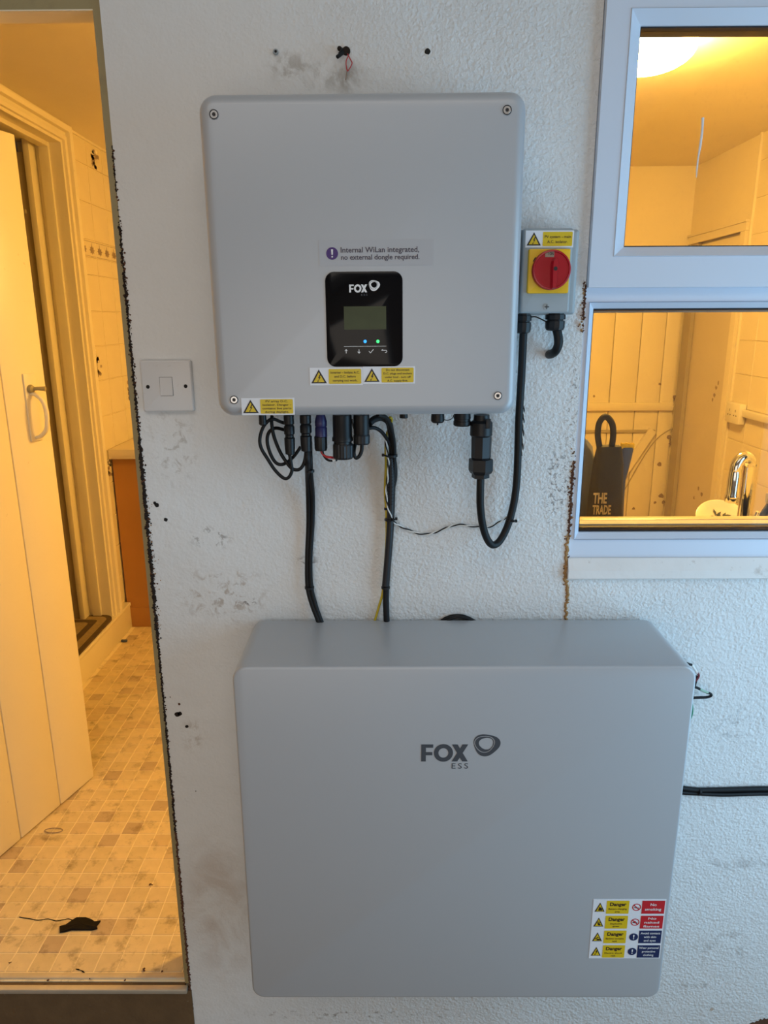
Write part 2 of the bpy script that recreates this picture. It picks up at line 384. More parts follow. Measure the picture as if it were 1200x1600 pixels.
# ------------------------------------------------------------------ the setting
def struct(name, mb, m, parent=None, **k):
    o = build(name, mb, m, parent, **k)
    if parent is None: o['kind'] = 'structure'
    return o
DX0, DX1, DZ, HZ = -1.16, -0.443, 1.975, 1.896         # doorway in the main wall
WX0, WX1, WZ0, WZ1 = 0.336, 1.30, 0.957, 1.955
ZF, CZ = -0.20, 2.175                       # lean-to floor, kitchen ceiling
XL, XR, YR = -1.27, 1.56, 2.66              # kitchen walls
mb = MB()
for x0, x1, z0, z1 in ((-2.0, DX0, ZF, 2.45), (DX0, DX1, DZ, 2.45), (DX1, WX0, ZF, 2.45), (WX0, WX1, ZF, WZ0), (WX0, WX1, WZ1, 2.45), (WX1, 2.0, ZF, 2.45)):
    mb.box(x0, x1, 0, 0.10, z0, z1)
wall = struct('wall_back', mb, M['wall'], smooth=False)

# lean-to round the camera
struct('floor', MB().box(-2.0, 2.0, -3.2, 0.0, ZF-.05, ZF), M['concrete'], smooth=False)
struct('ceiling', MB().box(-2.0, -1.25, -3.2, 0.0, 2.45, 2.5).box(.75, 2.0, -3.2, 0.0, 2.45, 2.5).box(-1.25, .75, -1.10, 0, 2.45, 2.5).box(-1.25, .75, -3.2, -2.40, 2.45, 2.5), M['outceil'], smooth=False)
struct('wall_left', MB().box(-2.05, -2.0, -3.2, 0.0, ZF, 2.45), M['beige'], smooth=False)
mb = MB().box(1.40, 1.45, -3.2, -1.32, ZF, 2.45).box(1.40, 1.45, -0.18, 0.0, ZF, 2.45).box(1.40, 1.45, -1.32, -0.18, 1.72, 2.45)
struct('wall_right', mb, M['beige'], smooth=False)
mb = MB().box(-2.0, -1.3, -3.25, -3.2, ZF, 2.45).box(.9, 1.4, -3.25, -3.2, ZF, 2.45).box(-1.3, .9, -3.25, -3.2, ZF, .05).box(-1.3, .9, -3.25, -3.2, 1.55, 2.45)
struct('wall_front', mb, M['beige'], smooth=False)

# crumbling edges of the render, as real lumps
def crumbs(name, path, n, jx, r0, r1, mats, parent, yj=0.004):
    mb = MB(); pts = cat([(x, 0, z) for x, z in path], 12)
    for i in range(n):
        t = random.random()*(len(pts)-1); k = int(t); p = pts[k].lerp(pts[min(k+1, len(pts)-1)], t-k)
        p = p + Vector((random.gauss(0, jx), random.uniform(-yj*0.4, 0.001), 0))
        mb.blob(p, random.uniform(r0, r1), random.randrange(len(mats)), 0.5)
    o = build(name, mb, mats, parent, smooth=False); o['kind'] = 'stuff'; return o
def crack(name, path, r0, r1, m, parent, seg=6):
    pts = cat([(x, -0.0002, z) for x, z in path], seg); mb = MB()
    pts = [p + Vector((random.gauss(0, r1*0.35), 0, 0)) for p in pts]
    mb.tube(pts, [random.uniform(r0, r1) for _ in pts], 6)
    return build(name, mb, m, parent, smooth=False)
edge = lambda y0, y1, k=24: [(DX1 - 0.0008, at(155+.0925*y, y, 0).z) for y in [y0 + (y1-y0)*i/k for i in range(k+1)]]
crack('edge_crack', edge(228, 300, 12), 0.0003, 0.0018, M['rustdark'], wall)
crack('edge_crack', edge(355, 700, 40), 0.0008, 0.003, M['rustdark'], wall)
crack('edge_crack', edge(690, 1000, 40), 0.0012, 0.0042, M['rustdark'], wall)
crack('edge_crack', edge(1000, 1300, 40), 0.0008, 0.0028, M['rustdark'], wall)
crack('edge_crack', edge(1300, 1600, 40), 0.0010, 0.0030, M['rust'], wall)
for y0, y1, n, jx in ((230, 420, 60, .0022), (380, 560, 110, .003), (560, 720, 120, .003), (700, 870, 260, .0042), (860, 1000, 190, .0040), (1000, 1300, 140, .002), (1300, 1560, 130, .0022)):
    crumbs('crumbled_filler', [(x + .0012, z) for x, z in edge(y0, y1, 8)], int(n*.8), jx*.6, .0008, .0026, [M['rust'], M['rustdark'], M['rust']], wall)
crumbs('crumbled_filler', [(x + .006, z) for x, z in edge(760, 980, 8)], 70, .004, .0006, .0018, [M['foam'], M['rust']], wall)
wedge = lambda y0, y1, dx=0.0, k=16: [(WX0 + dx, at(944.5-.0646*y, y, 0).z) for y in [y0 + (y1-y0)*i/k for i in range(k+1)]]
crack('window_crack', wedge(445, 500, -.001), 0.0006, 0.0024, M['rust'], wall)
crack('window_crack', wedge(720, 842, -.002), 0.0012, 0.0034, M['rust'], wall)
crumbs('crumbled_filler', wedge(440, 520, -.003), 60, .002, .0008, .0026, [M['rust'], M['foam']], wall)
crumbs('crumbled_filler', wedge(700, 850, -.003), 120, .0025, .0008, .0026, [M['rust'], M['rustdark'], M['foam']], wall)
fo = [(p.x, p.z) for p in (at(x, y, 0) for x, y in ((887, 838), (885, 860), (884, 880), (883.5, 897), (884, 906), (887, 918), (886, 930), (884, 945), (884, 968)))]
crack('foam_seam', fo, 0.0022, 0.0036, M['foam'], wall, 8)
crumbs('crumbled_filler', fo, 60, .0024, .0008, .0026, [M['foam'], M['rust']], wall)
# drill holes and knocks in the render
def hole(px, py, r, name='drill_hole', m=None):
    p = at(px, py, 0); mb = MB(); n = 14
    mb.poly([(p.x + r*random.uniform(.85, 1.15)*math.cos(2*PI*k/n), p.z + r*random.uniform(.85, 1.15)*math.sin(2*PI*k/n)) for k in range(n)], -0.0003)
    rim = MB()
    build(name, mb, m or M['hole'], wall, smooth=False)
hole(245, 789, .0040); hole(242, 786, .0028); hole(259, 812, .0036)
hole(277, 1116, .0052, m=M['rustdark']); hole(281, 1115, .0045, m=M['rustdark']); hole(280, 1100, .0026, m=M['rust']); hole(292, 1135, .0034)
hole(266, 1089, .0012); hole(668, 80.5, .0045); hole(306, 1236, .0012); hole(1112, 1577, .004, 'plaster_chip', M['beige'])
p = at(1184, 1600, 0); mb = MB(); ch = [(p.x - .02 + i*.004, p.z + [.0, .004, .006, .005, .010, .009, .016, .012, .018, .015, .016, .017, .016][i]) for i in range(13)]
mb.poly([(p.x-.02, p.z-.03), (p.x+.03, p.z-.03)] + ch[::-1], -0.0004); build('bare_plaster_patch', mb, M['rust'], wall, smooth=False, label='bare brown patch where the render has broken away')

# door lining of the kitchen doorway
t = thing('trim_1', None, None, (DX1, 0.03, DZ), kind='structure')
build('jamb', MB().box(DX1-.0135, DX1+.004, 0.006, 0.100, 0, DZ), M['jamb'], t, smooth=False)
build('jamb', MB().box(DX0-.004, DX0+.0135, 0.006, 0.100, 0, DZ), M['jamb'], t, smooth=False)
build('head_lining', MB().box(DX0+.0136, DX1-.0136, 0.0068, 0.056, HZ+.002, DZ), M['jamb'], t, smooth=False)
build('head_soffit', MB().box(DX0+.0135, DX1-.0135, 0.0072, 0.0555, HZ, HZ+.003), M['cream'], t, smooth=False)  # lighter than the lining: the lit underside is put into the colour
# threshold: two worn metal ribs with a groove
t = thing('trim_2', None, None, (-.8, 0.0, 0), kind='structure')
build('threshold_rib', MB().box(DX0+.014, DX1-.006, -.010, .004, -.014, -.002, bev=.002), M['alu'], t)
build('threshold_groove', MB().box(DX0+.014, DX1-.0138, .000, .022, -.012, -.004), M['concrete'], t, smooth=False)
build('threshold_rib', MB().box(DX0+.014, DX1-.0138, .016, .030, -.010, .003, bev=.002), M['alu'], t)
struct('trim_3', MB().box(DX0, DX1+.002, -.004, .10, ZF, -.0125), M['concrete'], smooth=False)   # concrete riser under the threshold

# kitchen shell
kfl = struct('floor', MB().box(XL, XR, .012, YR, -.06, -.0010), M['fgrout'], smooth=False)
struct('ceiling', MB().box(XL, XR, .10, YR, CZ, CZ+.05), M['ceil'], smooth=False)
struct('wall_rear', MB().box(XL, XR, YR, YR+.05, -.06, CZ), M['creamwall'], smooth=False)
SY0, SY1, SZ = .77, 1.785, 2.130              # doorway in the kitchen's left wall
wl = struct('wall_left', MB().box(XL-.10, XL, .10, SY0, -.06, CZ).box(XL-.10, XL, SY1, YR, -.06, CZ).box(XL-.10, XL, SY0, SY1, SZ, CZ).box(XL-.10, XL, SY0, SY1, -.06, .10), M['grout'], smooth=False)
wr = struct('wall_right', MB().box(XR, XR+.08, .10, 2.07, -.06, CZ).box(XR, XR+.08, 2.60, YR, -.06, CZ).box(XR, XR+.08, 2.07, 2.60, 1.80, CZ), M['creamwall'], smooth=False)
# hall behind the left doorway
struct('wall_hall', MB().box(-2.3, -2.25, .3, 2.3, -.06, 2.4).box(-2.25, XL-.10, .25, .3, -.06, 2.4).box(-2.25, XL-.10, 1.90, 1.95, -.06, 2.4).box(-2.25, XL-.10, .3, 1.90, 2.35, 2.4), M['hall'], smooth=False)
struct('floor', MB().box(-2.25, XL-.005, .3, 1.90, .06, .128), M['hall'], smooth=False)

# floor tiles of the kitchen vinyl
P = 0.0505
tm = []
for i, m in enumerate(FT):
    mb_ = MB(); a = P/2 - .0009; h = .0012
    mb_.add([(-a,-a,-h),(a,-a,-h),(a,a,-h),(-a,a,-h),(-a+.0012,-a+.0012,0),(a-.0012,-a+.0012,0),(a-.0012,a-.0012,0),(-a+.0012,a-.0012,0)],
            [(4,5,6,7),(0,1,5,4),(1,2,6,5),(2,3,7,6),(3,0,4,7)])
    me = bpy.data.meshes.new('floor_tile'); me.from_pydata(mb_.v, [], mb_.f); me.materials.append(m); tm.append(me)
rest = MB(); seen = []
WR_ = [3, 1, 3, 1.1, 2]
y = .034 + P/2
while y < YR - .02:
    x = -1.228 + P/2
    while x < XR - .02:
        d = (1.27 + y)/1.27
        vis = x < -.425*d and x > -1.26 and not (y < .75 and x < -1.16 + (y-.10)*.33) and not (y > .75 and x < -.99*(1.27+y)/2.02) and y < 1.97
        w = random.choices(range(5), WR_)[0]
        if vis: seen.append((y, x, w))
        else:
            a = P/2 - .0009
            rest.add([(x-a,y-a,0),(x+a,y-a,0),(x+a,y+a,0),(x-a,y+a,0)], [(0,1,2,3)], w)
        x += P
    y += P
seen.sort()
for y, x, w in seen[:300]:
    o = bpy.data.objects.new('floor_tile', tm[w]); link(o, kfl, (x, y, .0003*random.random()))
for y, x, w in seen[300:]:
    a = P/2 - .0009; rest.add([(x-a,y-a,0),(x+a,y-a,0),(x+a,y+a,0),(x-a,y+a,0)], [(0,1,2,3)], w)
tag(build('floor_tiling', rest, FT, kfl, smooth=False), kind='stuff')
# worn seam across the vinyl
pts = [atz(x, y, .0006) for x, y in ((30, 1433), (48, 1436), (60, 1438), (75, 1436), (88, 1439), (100, 1437), (108, 1436), (118, 1440))]
build('torn_seam', MB().tube(cat(pts, 4), .0011, 5), M['dark'], kfl)
pts = [atz(x, y, .0006) for x, y in ((118, 1514), (128, 1517), (136, 1524), (141, 1530))]
build('torn_seam', MB().tube(cat(pts, 4), [.0006 + .0005*(i % 3) for i in range(13)], 5), M['dark'], kfl)

# tiles on the kitchen's left wall
def tile_mesh(w, h, m):
    g = .0010; b = .0014; t_ = .003; x0, x1, z0, z1 = -w/2+g, w/2-g, -h/2+g, h/2-g
    me = bpy.data.meshes.new('wall_tile')
    me.from_pydata([(0,x0,z0),(0,x1,z0),(0,x1,z1),(0,x0,z1),(t_,x0+b,z0+b),(t_,x1-b,z0+b),(t_,x1-b,z1-b),(t_,x0+b,z1-b)], [],
                   [(4,5,6,7),(0,1,5,4),(1,2,6,5),(2,3,7,6),(3,0,4,7)]); me.materials.append(m); return me
def flower(x, y, z, sgn, s, parent):
    """printed bunch of flowers, on a tile facing +X (sgn 1) or -X"""
    mb = MB(); X = x + sgn*.0034
    def petal(cy, cz, r, mi):
        n = 9; vs = [(X + sgn*.00015*mi, y + (cy-y)*1.5 + 1.5*r*math.cos(2*PI*k/n)*random.uniform(.75, 1.2), cz + r*math.sin(2*PI*k/n)*random.uniform(.75, 1.2)) for k in range(n)]
        mb.add(vs, [tuple(range(n))], mi)
    for _ in range(12): petal(y + random.gauss(0, .012*s), z + random.gauss(0, .012*s) + .010*s, .008*s*random.uniform(.6, 1.2), 0)
    for _ in range(6): petal(y + random.gauss(0, .011*s), z + random.gauss(0, .010*s) + .016*s, .006*s*random.uniform(.6, 1.2), 1)
    for _ in range(6): petal(y + random.gauss(0, .009*s), z - .026*s + random.gauss(0, .009*s), .009*s*random.uniform(.6, 1.1), 0)
    build('flower_print', mb, [M['floral'], M['floralpale']], parent, smooth=False)
TW = .170
rows = [(.142, .269), (.269, .420), (.420, .570), (.570, .720), (.720, .870), (.870, 1.022), (1.022, 1.180), (1.180, 1.328), (1.328, 1.475), (1.475, 1.625), (1.625, 1.697), (1.697, 1.768), (1.768, 1.918), (1.918, 2.068), (2.068, 2.172)]
cache = {}
deco = {(6, 2), (7, 0), (14, 1), (4, 0), (2, 1)}
for ri, (z0, z1) in enumerate(rows):
    y = 1.862
    for ci in range(5):
        y1 = min(y + TW, YR)
        if y1 - y > .02:
            k = (round(y1-y, 3), round(z1-z0, 3))
            if k not in cache: cache[k] = tile_mesh(y1-y, z1-z0, M['tile'])
            o = bpy.data.objects.new('wall_tile', cache[k]); link(o, wl, (XL, (y+y1)/2, (z0+z1)/2))
            if ri == 11:      # border strip: line of small star flowers
                mb = MB(); X = XL + .0034
                for q in (.25, .75):
                    cy, cz = y + q*(y1-y), (z0+z1)/2 - .004
                    for a in range(8):
                        an = a*PI/4; tip = (cy + .030*math.cos(an), cz + .019*math.sin(an))
                        mb.add([(X, tip[0], tip[1]), (X, cy + .019*math.cos(an+.4), cz + .012*math.sin(an+.4)), (X, cy, cz), (X, cy + .019*math.cos(an-.4), cz + .012*math.sin(an-.4))], [(0,1,2,3)])
                    mb.add([(X, cy-.002, cz+.012), (X, cy+.002, cz+.012), (X, cy+.003, cz+.028), (X, cy-.003, cz+.028)], [(0,1,2,3)])
                for zz in (z0+.005, z1-.007):
                    mb.add([(X, y+.002, zz), (X, y1-.002, zz), (X, y1-.002, zz+.002), (X, y+.002, zz+.002)], [(0,1,2,3)])
                build('border_print', mb, M['floral'], o, smooth=False)
            if (ri, ci) in deco: flower(XL, (y+y1)/2 + (.0 if ci else -.03), (z0+z1)/2, 1, 1.2, o)
        y = y1
build('tile_trim', MB().box(XL, XL+.010, 1.862, YR, 2.166, CZ), M['cream'], wl, smooth=False)
# tiles on the kitchen's right wall
RW = .150
rrows = [1.05 + .145*i for i in range(-7, 8)]
cache = {}
for ri, z0 in enumerate(rrows):
    z1 = min(z0 + .145, CZ); y1 = 1.998
    while y1 > .12:
        y0 = max(y1 - RW, .102)
        k = (round(y1-y0, 3), round(z1-z0, 3))
        if k not in cache: cache[k] = tile_mesh(y1-y0, z1-z0, M['tile'])
        o = bpy.data.objects.new('wall_tile', cache[k]); link(o, wr, (XR, (y0+y1)/2, (z0+z1)/2)); o.rotation_euler = (0, 0, PI)
        if (ri in (13,) and y1 > 1.9): flower(XR, (y0+y1)/2 + .02, (z0+z1)/2, -1, 1.3, o)
        y1 = y0
build('tile_edge_trim', MB().box(XR-.012, XR, 1.998, 2.010, -.0, CZ), M['cream'], wr, smooth=False)
# doorway trim on the right wall (door_4 beyond it)
t = thing('door_4', None, None, (XR, 2.34, 0), kind='structure')
build('architrave', MB().box(XR-.016, XR+.01, 2.03, 2.075, 0, 1.799), M['cream'], t, smooth=False)
build('architrave', MB().box(XR-.016, XR+.01, 2.03, 2.64, 1.80, 1.835).box(XR-.022, XR+.01, 2.025, 2.645, 1.835, 1.845), M['cream'], t, smooth=False)
build('architrave', MB().box(XR-.010, XR+.01, 2.53, 2.62, 0, 1.80), M['hall'], t, smooth=False)  # darker than the other pieces: shade on the jamb put into its colour
build('leaf', MB().box(XR+.012, XR+.045, 2.07, 2.60, .005, 1.80), M['paleleaf'], t, smooth=False)
build('rail', MB().box(XR+.006, XR+.014, 2.09, 2.52, 1.70, 1.79), M['cream'], t, smooth=False)
mb = MB()
for x, y in ((1119, 606), (1116, 617), (1113, 624), (1122, 598), (1091, 763), (1084, 778), (1096, 772)):
    p = atx(x, y, XR+.011); n = 7
    mb.add([(XR+.0115, p.y + .014*random.uniform(.4, 1.1)*math.cos(2*PI*k/n), p.z + .014*random.uniform(.4, 1.1)*math.sin(2*PI*k/n)) for k in range(n)], [tuple(range(n))])
build('paint_chips', mb, M['floral'], t, smooth=False)

# left doorway: architrave, lining, stop
t = thing('door_2', None, None, (XL, 1.3, .13), kind='structure')
def prof_frame(y0, y1, z0, z1, prof):
    """moulded architrave round the doorway: profile = [(outward distance from opening, X)]"""
    mb = MB()
    L = []
    for d, X in prof:
        L.append([(X, y0-d, z0), (X, y0-d, z1+d), (X, y1+d, z1+d), (X, y1+d, z0)])
    for i in range(len(L)-1):
        for j in range(3):
            mb.add([L[i][j], L[i][j+1], L[i+1][j+1], L[i+1][j]], [(0, 1, 2, 3)])
    return mb
AY1, AZ1 = 1.772, 2.118
build('architrave', prof_frame(SY0+.01, AY1, .128, AZ1-.012, [(-.004, XL-.06), (-.004, XL+.010), (.006, XL+.012), (.007, XL+.022), (.018, XL+.026), (.020, XL+.010), (.040, XL+.014), (.042, XL+.030), (.056, XL+.036), (.058, XL+.022), (.084, XL+.024), (.086, XL+.012), (.096, XL+.008), (.098, XL)]), M['cream'], t, smooth=False)
build('lining', MB().box(XL-.16, XL-.005, AY1-.002, AY1+.03, .128, AZ1), M['cream'], t, smooth=False)
build('lining', MB().box(XL-.16, XL-.005, SY0-.03, SY0+.002, .128, AZ1), M['cream'], t, smooth=False)
build('lining', MB().box(XL-.16, XL-.005, SY0, AY1, AZ1-.014, AZ1+.004), M['cream'], t, smooth=False)
build('door_stop', MB().box(XL-.075, XL-.036, AY1-.016, AY1, .128, AZ1-.014, bev=.002), M['cream'], t)
build('door_stop', MB().box(XL-.075, XL-.036, SY0, AY1-.016, AZ1-.032, AZ1-.014, bev=.002), M['cream'], t)
build('door_stop', MB().box(XL-.116, XL-.092, AY1-.058, AY1, .128, AZ1-.014, bev=.002), M['cream'], t)
# the step under it
st = thing('trim_4', None, None, (XL+.02, 1.4, .06), kind='structure')
build('riser', MB().box(XL-.005, XL+.028, .60, 1.945, .0, .118, bev=.002), M['cream'], st)
build('nosing', MB().box(XL-.03, XL+.034, .60, 1.945, .112, .130, bev=.005, seg=3), M['cream'], st)
# panelled hall door folded back against the far side of the opening
d = thing('door_3', None, None, (XL-.13, 1.74, .14), kind='structure')
x1, x0 = XL-.112, XL-.86; y0, y1 = 1.722, 1.752
build('panel', MB().box(x0, x1, y0+.012, y1-.008, .14, 2.06), M['panel_door'], d, smooth=False)
for a, b in ((x1-.055, x1), (x1-.165, x1-.105), (x0, x0+.1)):
    build('stile', MB().box(a, b, y0, y1, .14, 2.06, bev=.003), M['panel_door'], d)
for a, b in ((1.80, 1.835), (.14, .34), (1.98, 2.06), (1.0, 1.14)):
    build('rail', MB().box(x0+.05, x1-.04, y0+.003, y1-.002, a, b, bev=.003), M['panel_door'], d)
build('moulding', MB().box(x0+.05, x1-.02, y0-.010, y0+.006, 1.838, 1.856, bev=.004), M['panel_door'], d)

# plank door standing open into the kitchen
H = Vector((-1.165, .095, 0)); E_ = Vector((-.954, .753, 0)); dv = (E_-H); LEN = dv.length; ang = math.atan2(dv.y, dv.x)
d1 = thing('door_1', None, None, H, kind='structure'); d1.rotation_euler = (0, 0, ang)
Rz = Matrix.Rotation(-ang, 4, 'Z')
def leaf(px, py):      # a point of the door's face in its own frame (s along, z up)
    nrm = Vector((-dv.y, dv.x, 0)).normalized(); r = ray(px, py); t_ = (H-CAMP).dot(nrm)/r.dot(nrm)
    q = Rz @ (CAMP + r*t_ - H); return q
j1 = leaf(95, 1255).x; j2 = leaf(33, 1307).x; w = j1 - j2
cuts = [LEN, j1, j2, j2-w, j2-2*w, 0]
cuts = sorted([c for c in cuts if c > 0.06] + [0])
for a, b in zip(cuts[:-1], cuts[1:]):
    build('plank', MB().box(a+.0012, b-.0012, .0, .026, .006, 1.895, bev=.0035), M['cream'], d1, local=True)
for z in (.25, 1.05, 1.68):
    build('ledge', MB().box(.05, LEN-.05, .026, .048, z, z+.11, bev=.004), M['cream'], d1, local=True)
h0 = leaf(52, 607); h1 = leaf(56, 683); pl0 = leaf(40, 584); pl1 = leaf(60, 688)
cx = (pl0.x+pl1.x)/2 ; 
build('latch_plate', MB().box(cx-.021, cx+.021, -.0050, .001, pl1.z, pl0.z, bev=.0015), M['cream'], d1, local=True)
pts = [(cx-.004, -.004, h0.z-.012), (cx-.003, -.022, h0.z-.016), (cx, -.040, h0.z-.035), (cx+.001, -.046, (h0.z+h1.z)/2), (cx, -.040, h1.z+.025), (cx-.003, -.020, h1.z+.004), (cx-.004, -.004, h1.z)]
build('pull_handle', MB().tube(cat(pts, 6), [.0045 + .002*math.sin(PI*i/36) for i in range(37)], 10), M['cream'], d1, local=True)
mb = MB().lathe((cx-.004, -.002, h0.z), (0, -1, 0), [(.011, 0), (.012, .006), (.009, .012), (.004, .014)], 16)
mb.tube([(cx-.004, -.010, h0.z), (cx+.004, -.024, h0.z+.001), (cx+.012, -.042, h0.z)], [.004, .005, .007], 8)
build('thumb_latch', mb, M['jamb'], d1, local=True)  # darker paint carries the shading at the handle joint

# planked door in the kitchen's rear wall, seen through the lower pane
d5 = thing('door_5', None, None, (1.2, YR, 0), kind='structure')
xs = [.62, .76, .905, 1.052, 1.199, 1.342, 1.470, XR-.012]
for a, b in zip(xs[:-1], xs[1:]):
    build('plank', MB().box(a+.0015, b-.0015, YR-.024, YR-.001, .01, 1.70, bev=.004), M['cream'], d5)
build('ledge', MB().box(.66, XR-.02, YR-.046, YR-.024, .955, .998, bev=.006), M['cream'], d5)
build('ledge', MB().box(.66, 1.46, YR-.034, YR-.024, .833, .850, bev=.003), M['hall'], d5)  # thin strip, darker than the planks
a = at(1020, 672, YR-.04); b = at(940, 790, YR-.04)
mb = MB(); n_ = Vector(((b.z-a.z), 0, -(b.x-a.x))).normalized()*.022
mb.loops([[(q.x+n_.x, YR-.046, q.z+n_.z), (q.x-n_.x, YR-.046, q.z-n_.z), (q.x-n_.x, YR-.024, q.z-n_.z), (q.x+n_.x, YR-.024, q.z+n_.z)] for q in (a, b)])
build('brace', mb, M['cream'], d5, smooth=False)
a = at(1052, 668, YR-.026); b = at(962, 790, YR-.026)
build('scribed_line', MB().tube(cat([a, a.lerp(b, .3) + Vector((-.03, 0, .03)), b], 6), .003, 5), M['hall'], d5)
mb = MB()
for x, y, r in ((1031, 600, .008), (1053, 620, .012), (1050, 633, .009), (1045, 683, .015), (1047, 693, .01), (1030, 726, .015), (1033, 775, .016), (1036, 785, .012), (990, 795, .01), (928, 619, .008), (1023, 785, .01)):
    p = at(x, y, YR-.0245); n = 8
    mb.poly([(p.x + r*random.uniform(.5, 1.1)*math.cos(2*PI*k/n), p.z + r*random.uniform(.5, 1.1)*math.sin(2*PI*k/n)) for k in range(n)], YR-.0245)
build('paint_chips', mb, M['floral'], d5, smooth=False)

# ------------------------------------------------------------------ window
wn = thing('window_1', None, None, (WX0, 0.0, WZ0), kind='structure')
def frame_loop(x0, x1, z0, z1, prof, mb=None):
    mb = mb or MB(); L = []
    for d_, Y in prof: L.append([(x0+d_, Y, z0+d_), (x1-d_, Y, z0+d_), (x1-d_, Y, z1-d_), (x0+d_, Y, z1-d_)])
    for i in range(len(L)-1):
        for j in range(4):
            k = (j+1) % 4; mb.add([L[i][j], L[i][k], L[i+1][k], L[i+1][j]], [(0, 1, 2, 3)])
    return mb
tz = at(1000, 449, -.012).z                       # lower edge of the opening sash
gz0 = at(1000, 823.5, .024).z; gz1 = at(1000, 490, .024).z
gx0 = at(924, 490, .024).x; XE = WX1 - .03
bx0 = gx0 - .0105
# lower light
lz1 = gz1 + .019
build('outer_frame', MB().box(WX0, bx0, .004, .078, WZ0+.038, WZ1).box(XE, WX1, .004, .078, WZ0+.038, WZ1).box(bx0, XE, .004, .078, WZ0+.038, gz0-.018).box(bx0, XE, .004, .078, lz1, tz+.03).box(bx0, XE, .004, .078, WZ1-.03, WZ1), M['upvc'], wn, smooth=False)
build('glazing_bead', frame_loop(bx0, XE, gz0-.0175, lz1, [(0, .0), (.0, .004), (.001, .002), (.0105, .014), (.0105, .024)]), M['upvc'], wn, smooth=False)
build('gasket', frame_loop(bx0+.0100, XE-.010, gz0-.0075, lz1-.010, [(0, .020), (.003, .019), (.004, .030), (.004, .062)]), M['gasket'], wn, smooth=False)
build('pane', MB().box(bx0+.008, XE-.008, .032, .036, gz0-.008, lz1-.008), M['glass'], wn, smooth=False)
build('inner_frame', frame_loop(bx0+.006, XE-.006, gz0-.012, lz1-.006, [(.0, .050), (.011, .050), (.011, .078), (-.004, .078)]), M['upvc'], wn, smooth=False)
# upper opening sash
sx0 = WX0 + .001; sz1 = WZ1 - .006
fx = at(965.5, 300, -.014).x; gx = at(980.5, 300, .004).x
gzb = at(1000, 386, .004).z; fzb = at(1000, 401, -.014).z; fzt = at(1000, 12, -.014).z; gzt = at(1000, 41, .004).z
build('sash', MB().box(sx0, fx, -.014, .045, tz, sz1).box(XE, WX1-.002, -.014, .045, tz, sz1).box(fx, XE, -.014, .045, tz, fzb).box(fx, XE, -.014, .045, fzt, sz1), M['upvc'], wn, smooth=False)
mb = MB()
vs = lambda x0, x1, z0, z1, Y: [(x0, Y, z0), (x1, Y, z0), (x1, Y, z1), (x0, Y, z1)]
A = vs(fx, XE, fzb, fzt, -.0135); A1 = vs(fx+.001, XE-.001, fzb+.001, fzt-.001, -.0155); B = vs(gx, XE-.015, gzb, gzt, .002); B2 = vs(gx, XE-.015, gzb, gzt, .012)
for p_, q_ in ((A, A1), (A1, B), (B, B2)):
    for j in range(4): mb.add([p_[j], p_[(j+1) % 4], q_[(j+1) % 4], q_[j]], [(0, 1, 2, 3)])
build('glazing_bead', mb, M['upvc'], wn, smooth=False)
build('gasket', frame_loop(gx-.0005, XE-.0145, gzb-.0005, gzt+.0005, [(0, .006), (.0025, .006), (.003, .018), (.003, .044)]), M['gasket'], wn, smooth=False)
build('pane', MB().box(gx-.004, XE-.010, .016, .020, gzb-.004, gzt+.004), M['glass'], wn, smooth=False)
p0 = at(1098, 185, .0155); mb = MB().tube([at(x, y, .0155) for x, y in ((1098, 184), (1097, 205), (1094, 228), (1091, 245), (1089, 262), (1088, 278))], [.0022, .0018, .002, .0012, .0014, .0006], 6)
build('drip_streak', mb, M['print_white'], wn)
# sills, outside chipped plaster and inside ledge
z0 = at(1000, 905, -.010).z; z1 = at(1000, 892, -.012).z; z2 = at(1000, 872, -.002).z
sl = MB().loops([[(x, .06, z2), (x, -.002, z2), (x, -.012, z1), (x, -.012, z0+.002), (x, -.010, z0), (x, .06, z0)] for x in (WX0-.001, WX1)])
build('sill', sl, M['sillpaint'], wn, smooth=False)
build('inner_sill', MB().box(WX0, WX1, .076, .100, .871, at(1000, 806.5, .098).z, bev=.004), M['worktop'], wn)

# ------------------------------------------------------------------ inverter
IX0, IX1, IZ0, IZ1, IY = -.2615, .1955, 1.286, 1.7325, -.17
inv = thing('inverter', 'large pale grey inverter box with black display panel, mounted high on wall', 'inverter', (-.033, 0, 1.51))
build('casing', casing(IX0, IX1, IZ0, IZ1, -.001, IY, .024, .016, 6), M['casing'], inv)
build('base_plate', MB().box(IX0+.015, IX1-.015, -.155, -.012, IZ0+.0005, IZ0+.010, bev=.002), M['darkgrey'], inv)
for px, py in ((335, 178), (793, 173), (365, 624), (777, 619)):
    p = at(px, py, IY); s_ = build('screw', MB().lathe((p.x, IY+.001, p.z), (0, -1, 0), [(.0058, 0), (.0058, .0010), (.0050, .0018), (.0028, .0018), (.0024, .0006)], 20), M['steel'], inv)
    build('screw_recess', MB().ring([(p.x+.0064*math.cos(2*PI*k/20), p.z+.0064*math.sin(2*PI*k/20)) for k in range(20)], [(p.x+.0052*math.cos(2*PI*k/20), p.z+.0052*math.sin(2*PI*k/20)) for k in range(20)], IY-.0013).disc(p.x, p.z, .0022, IY-.0009), M['print_black'], s_, smooth=False)

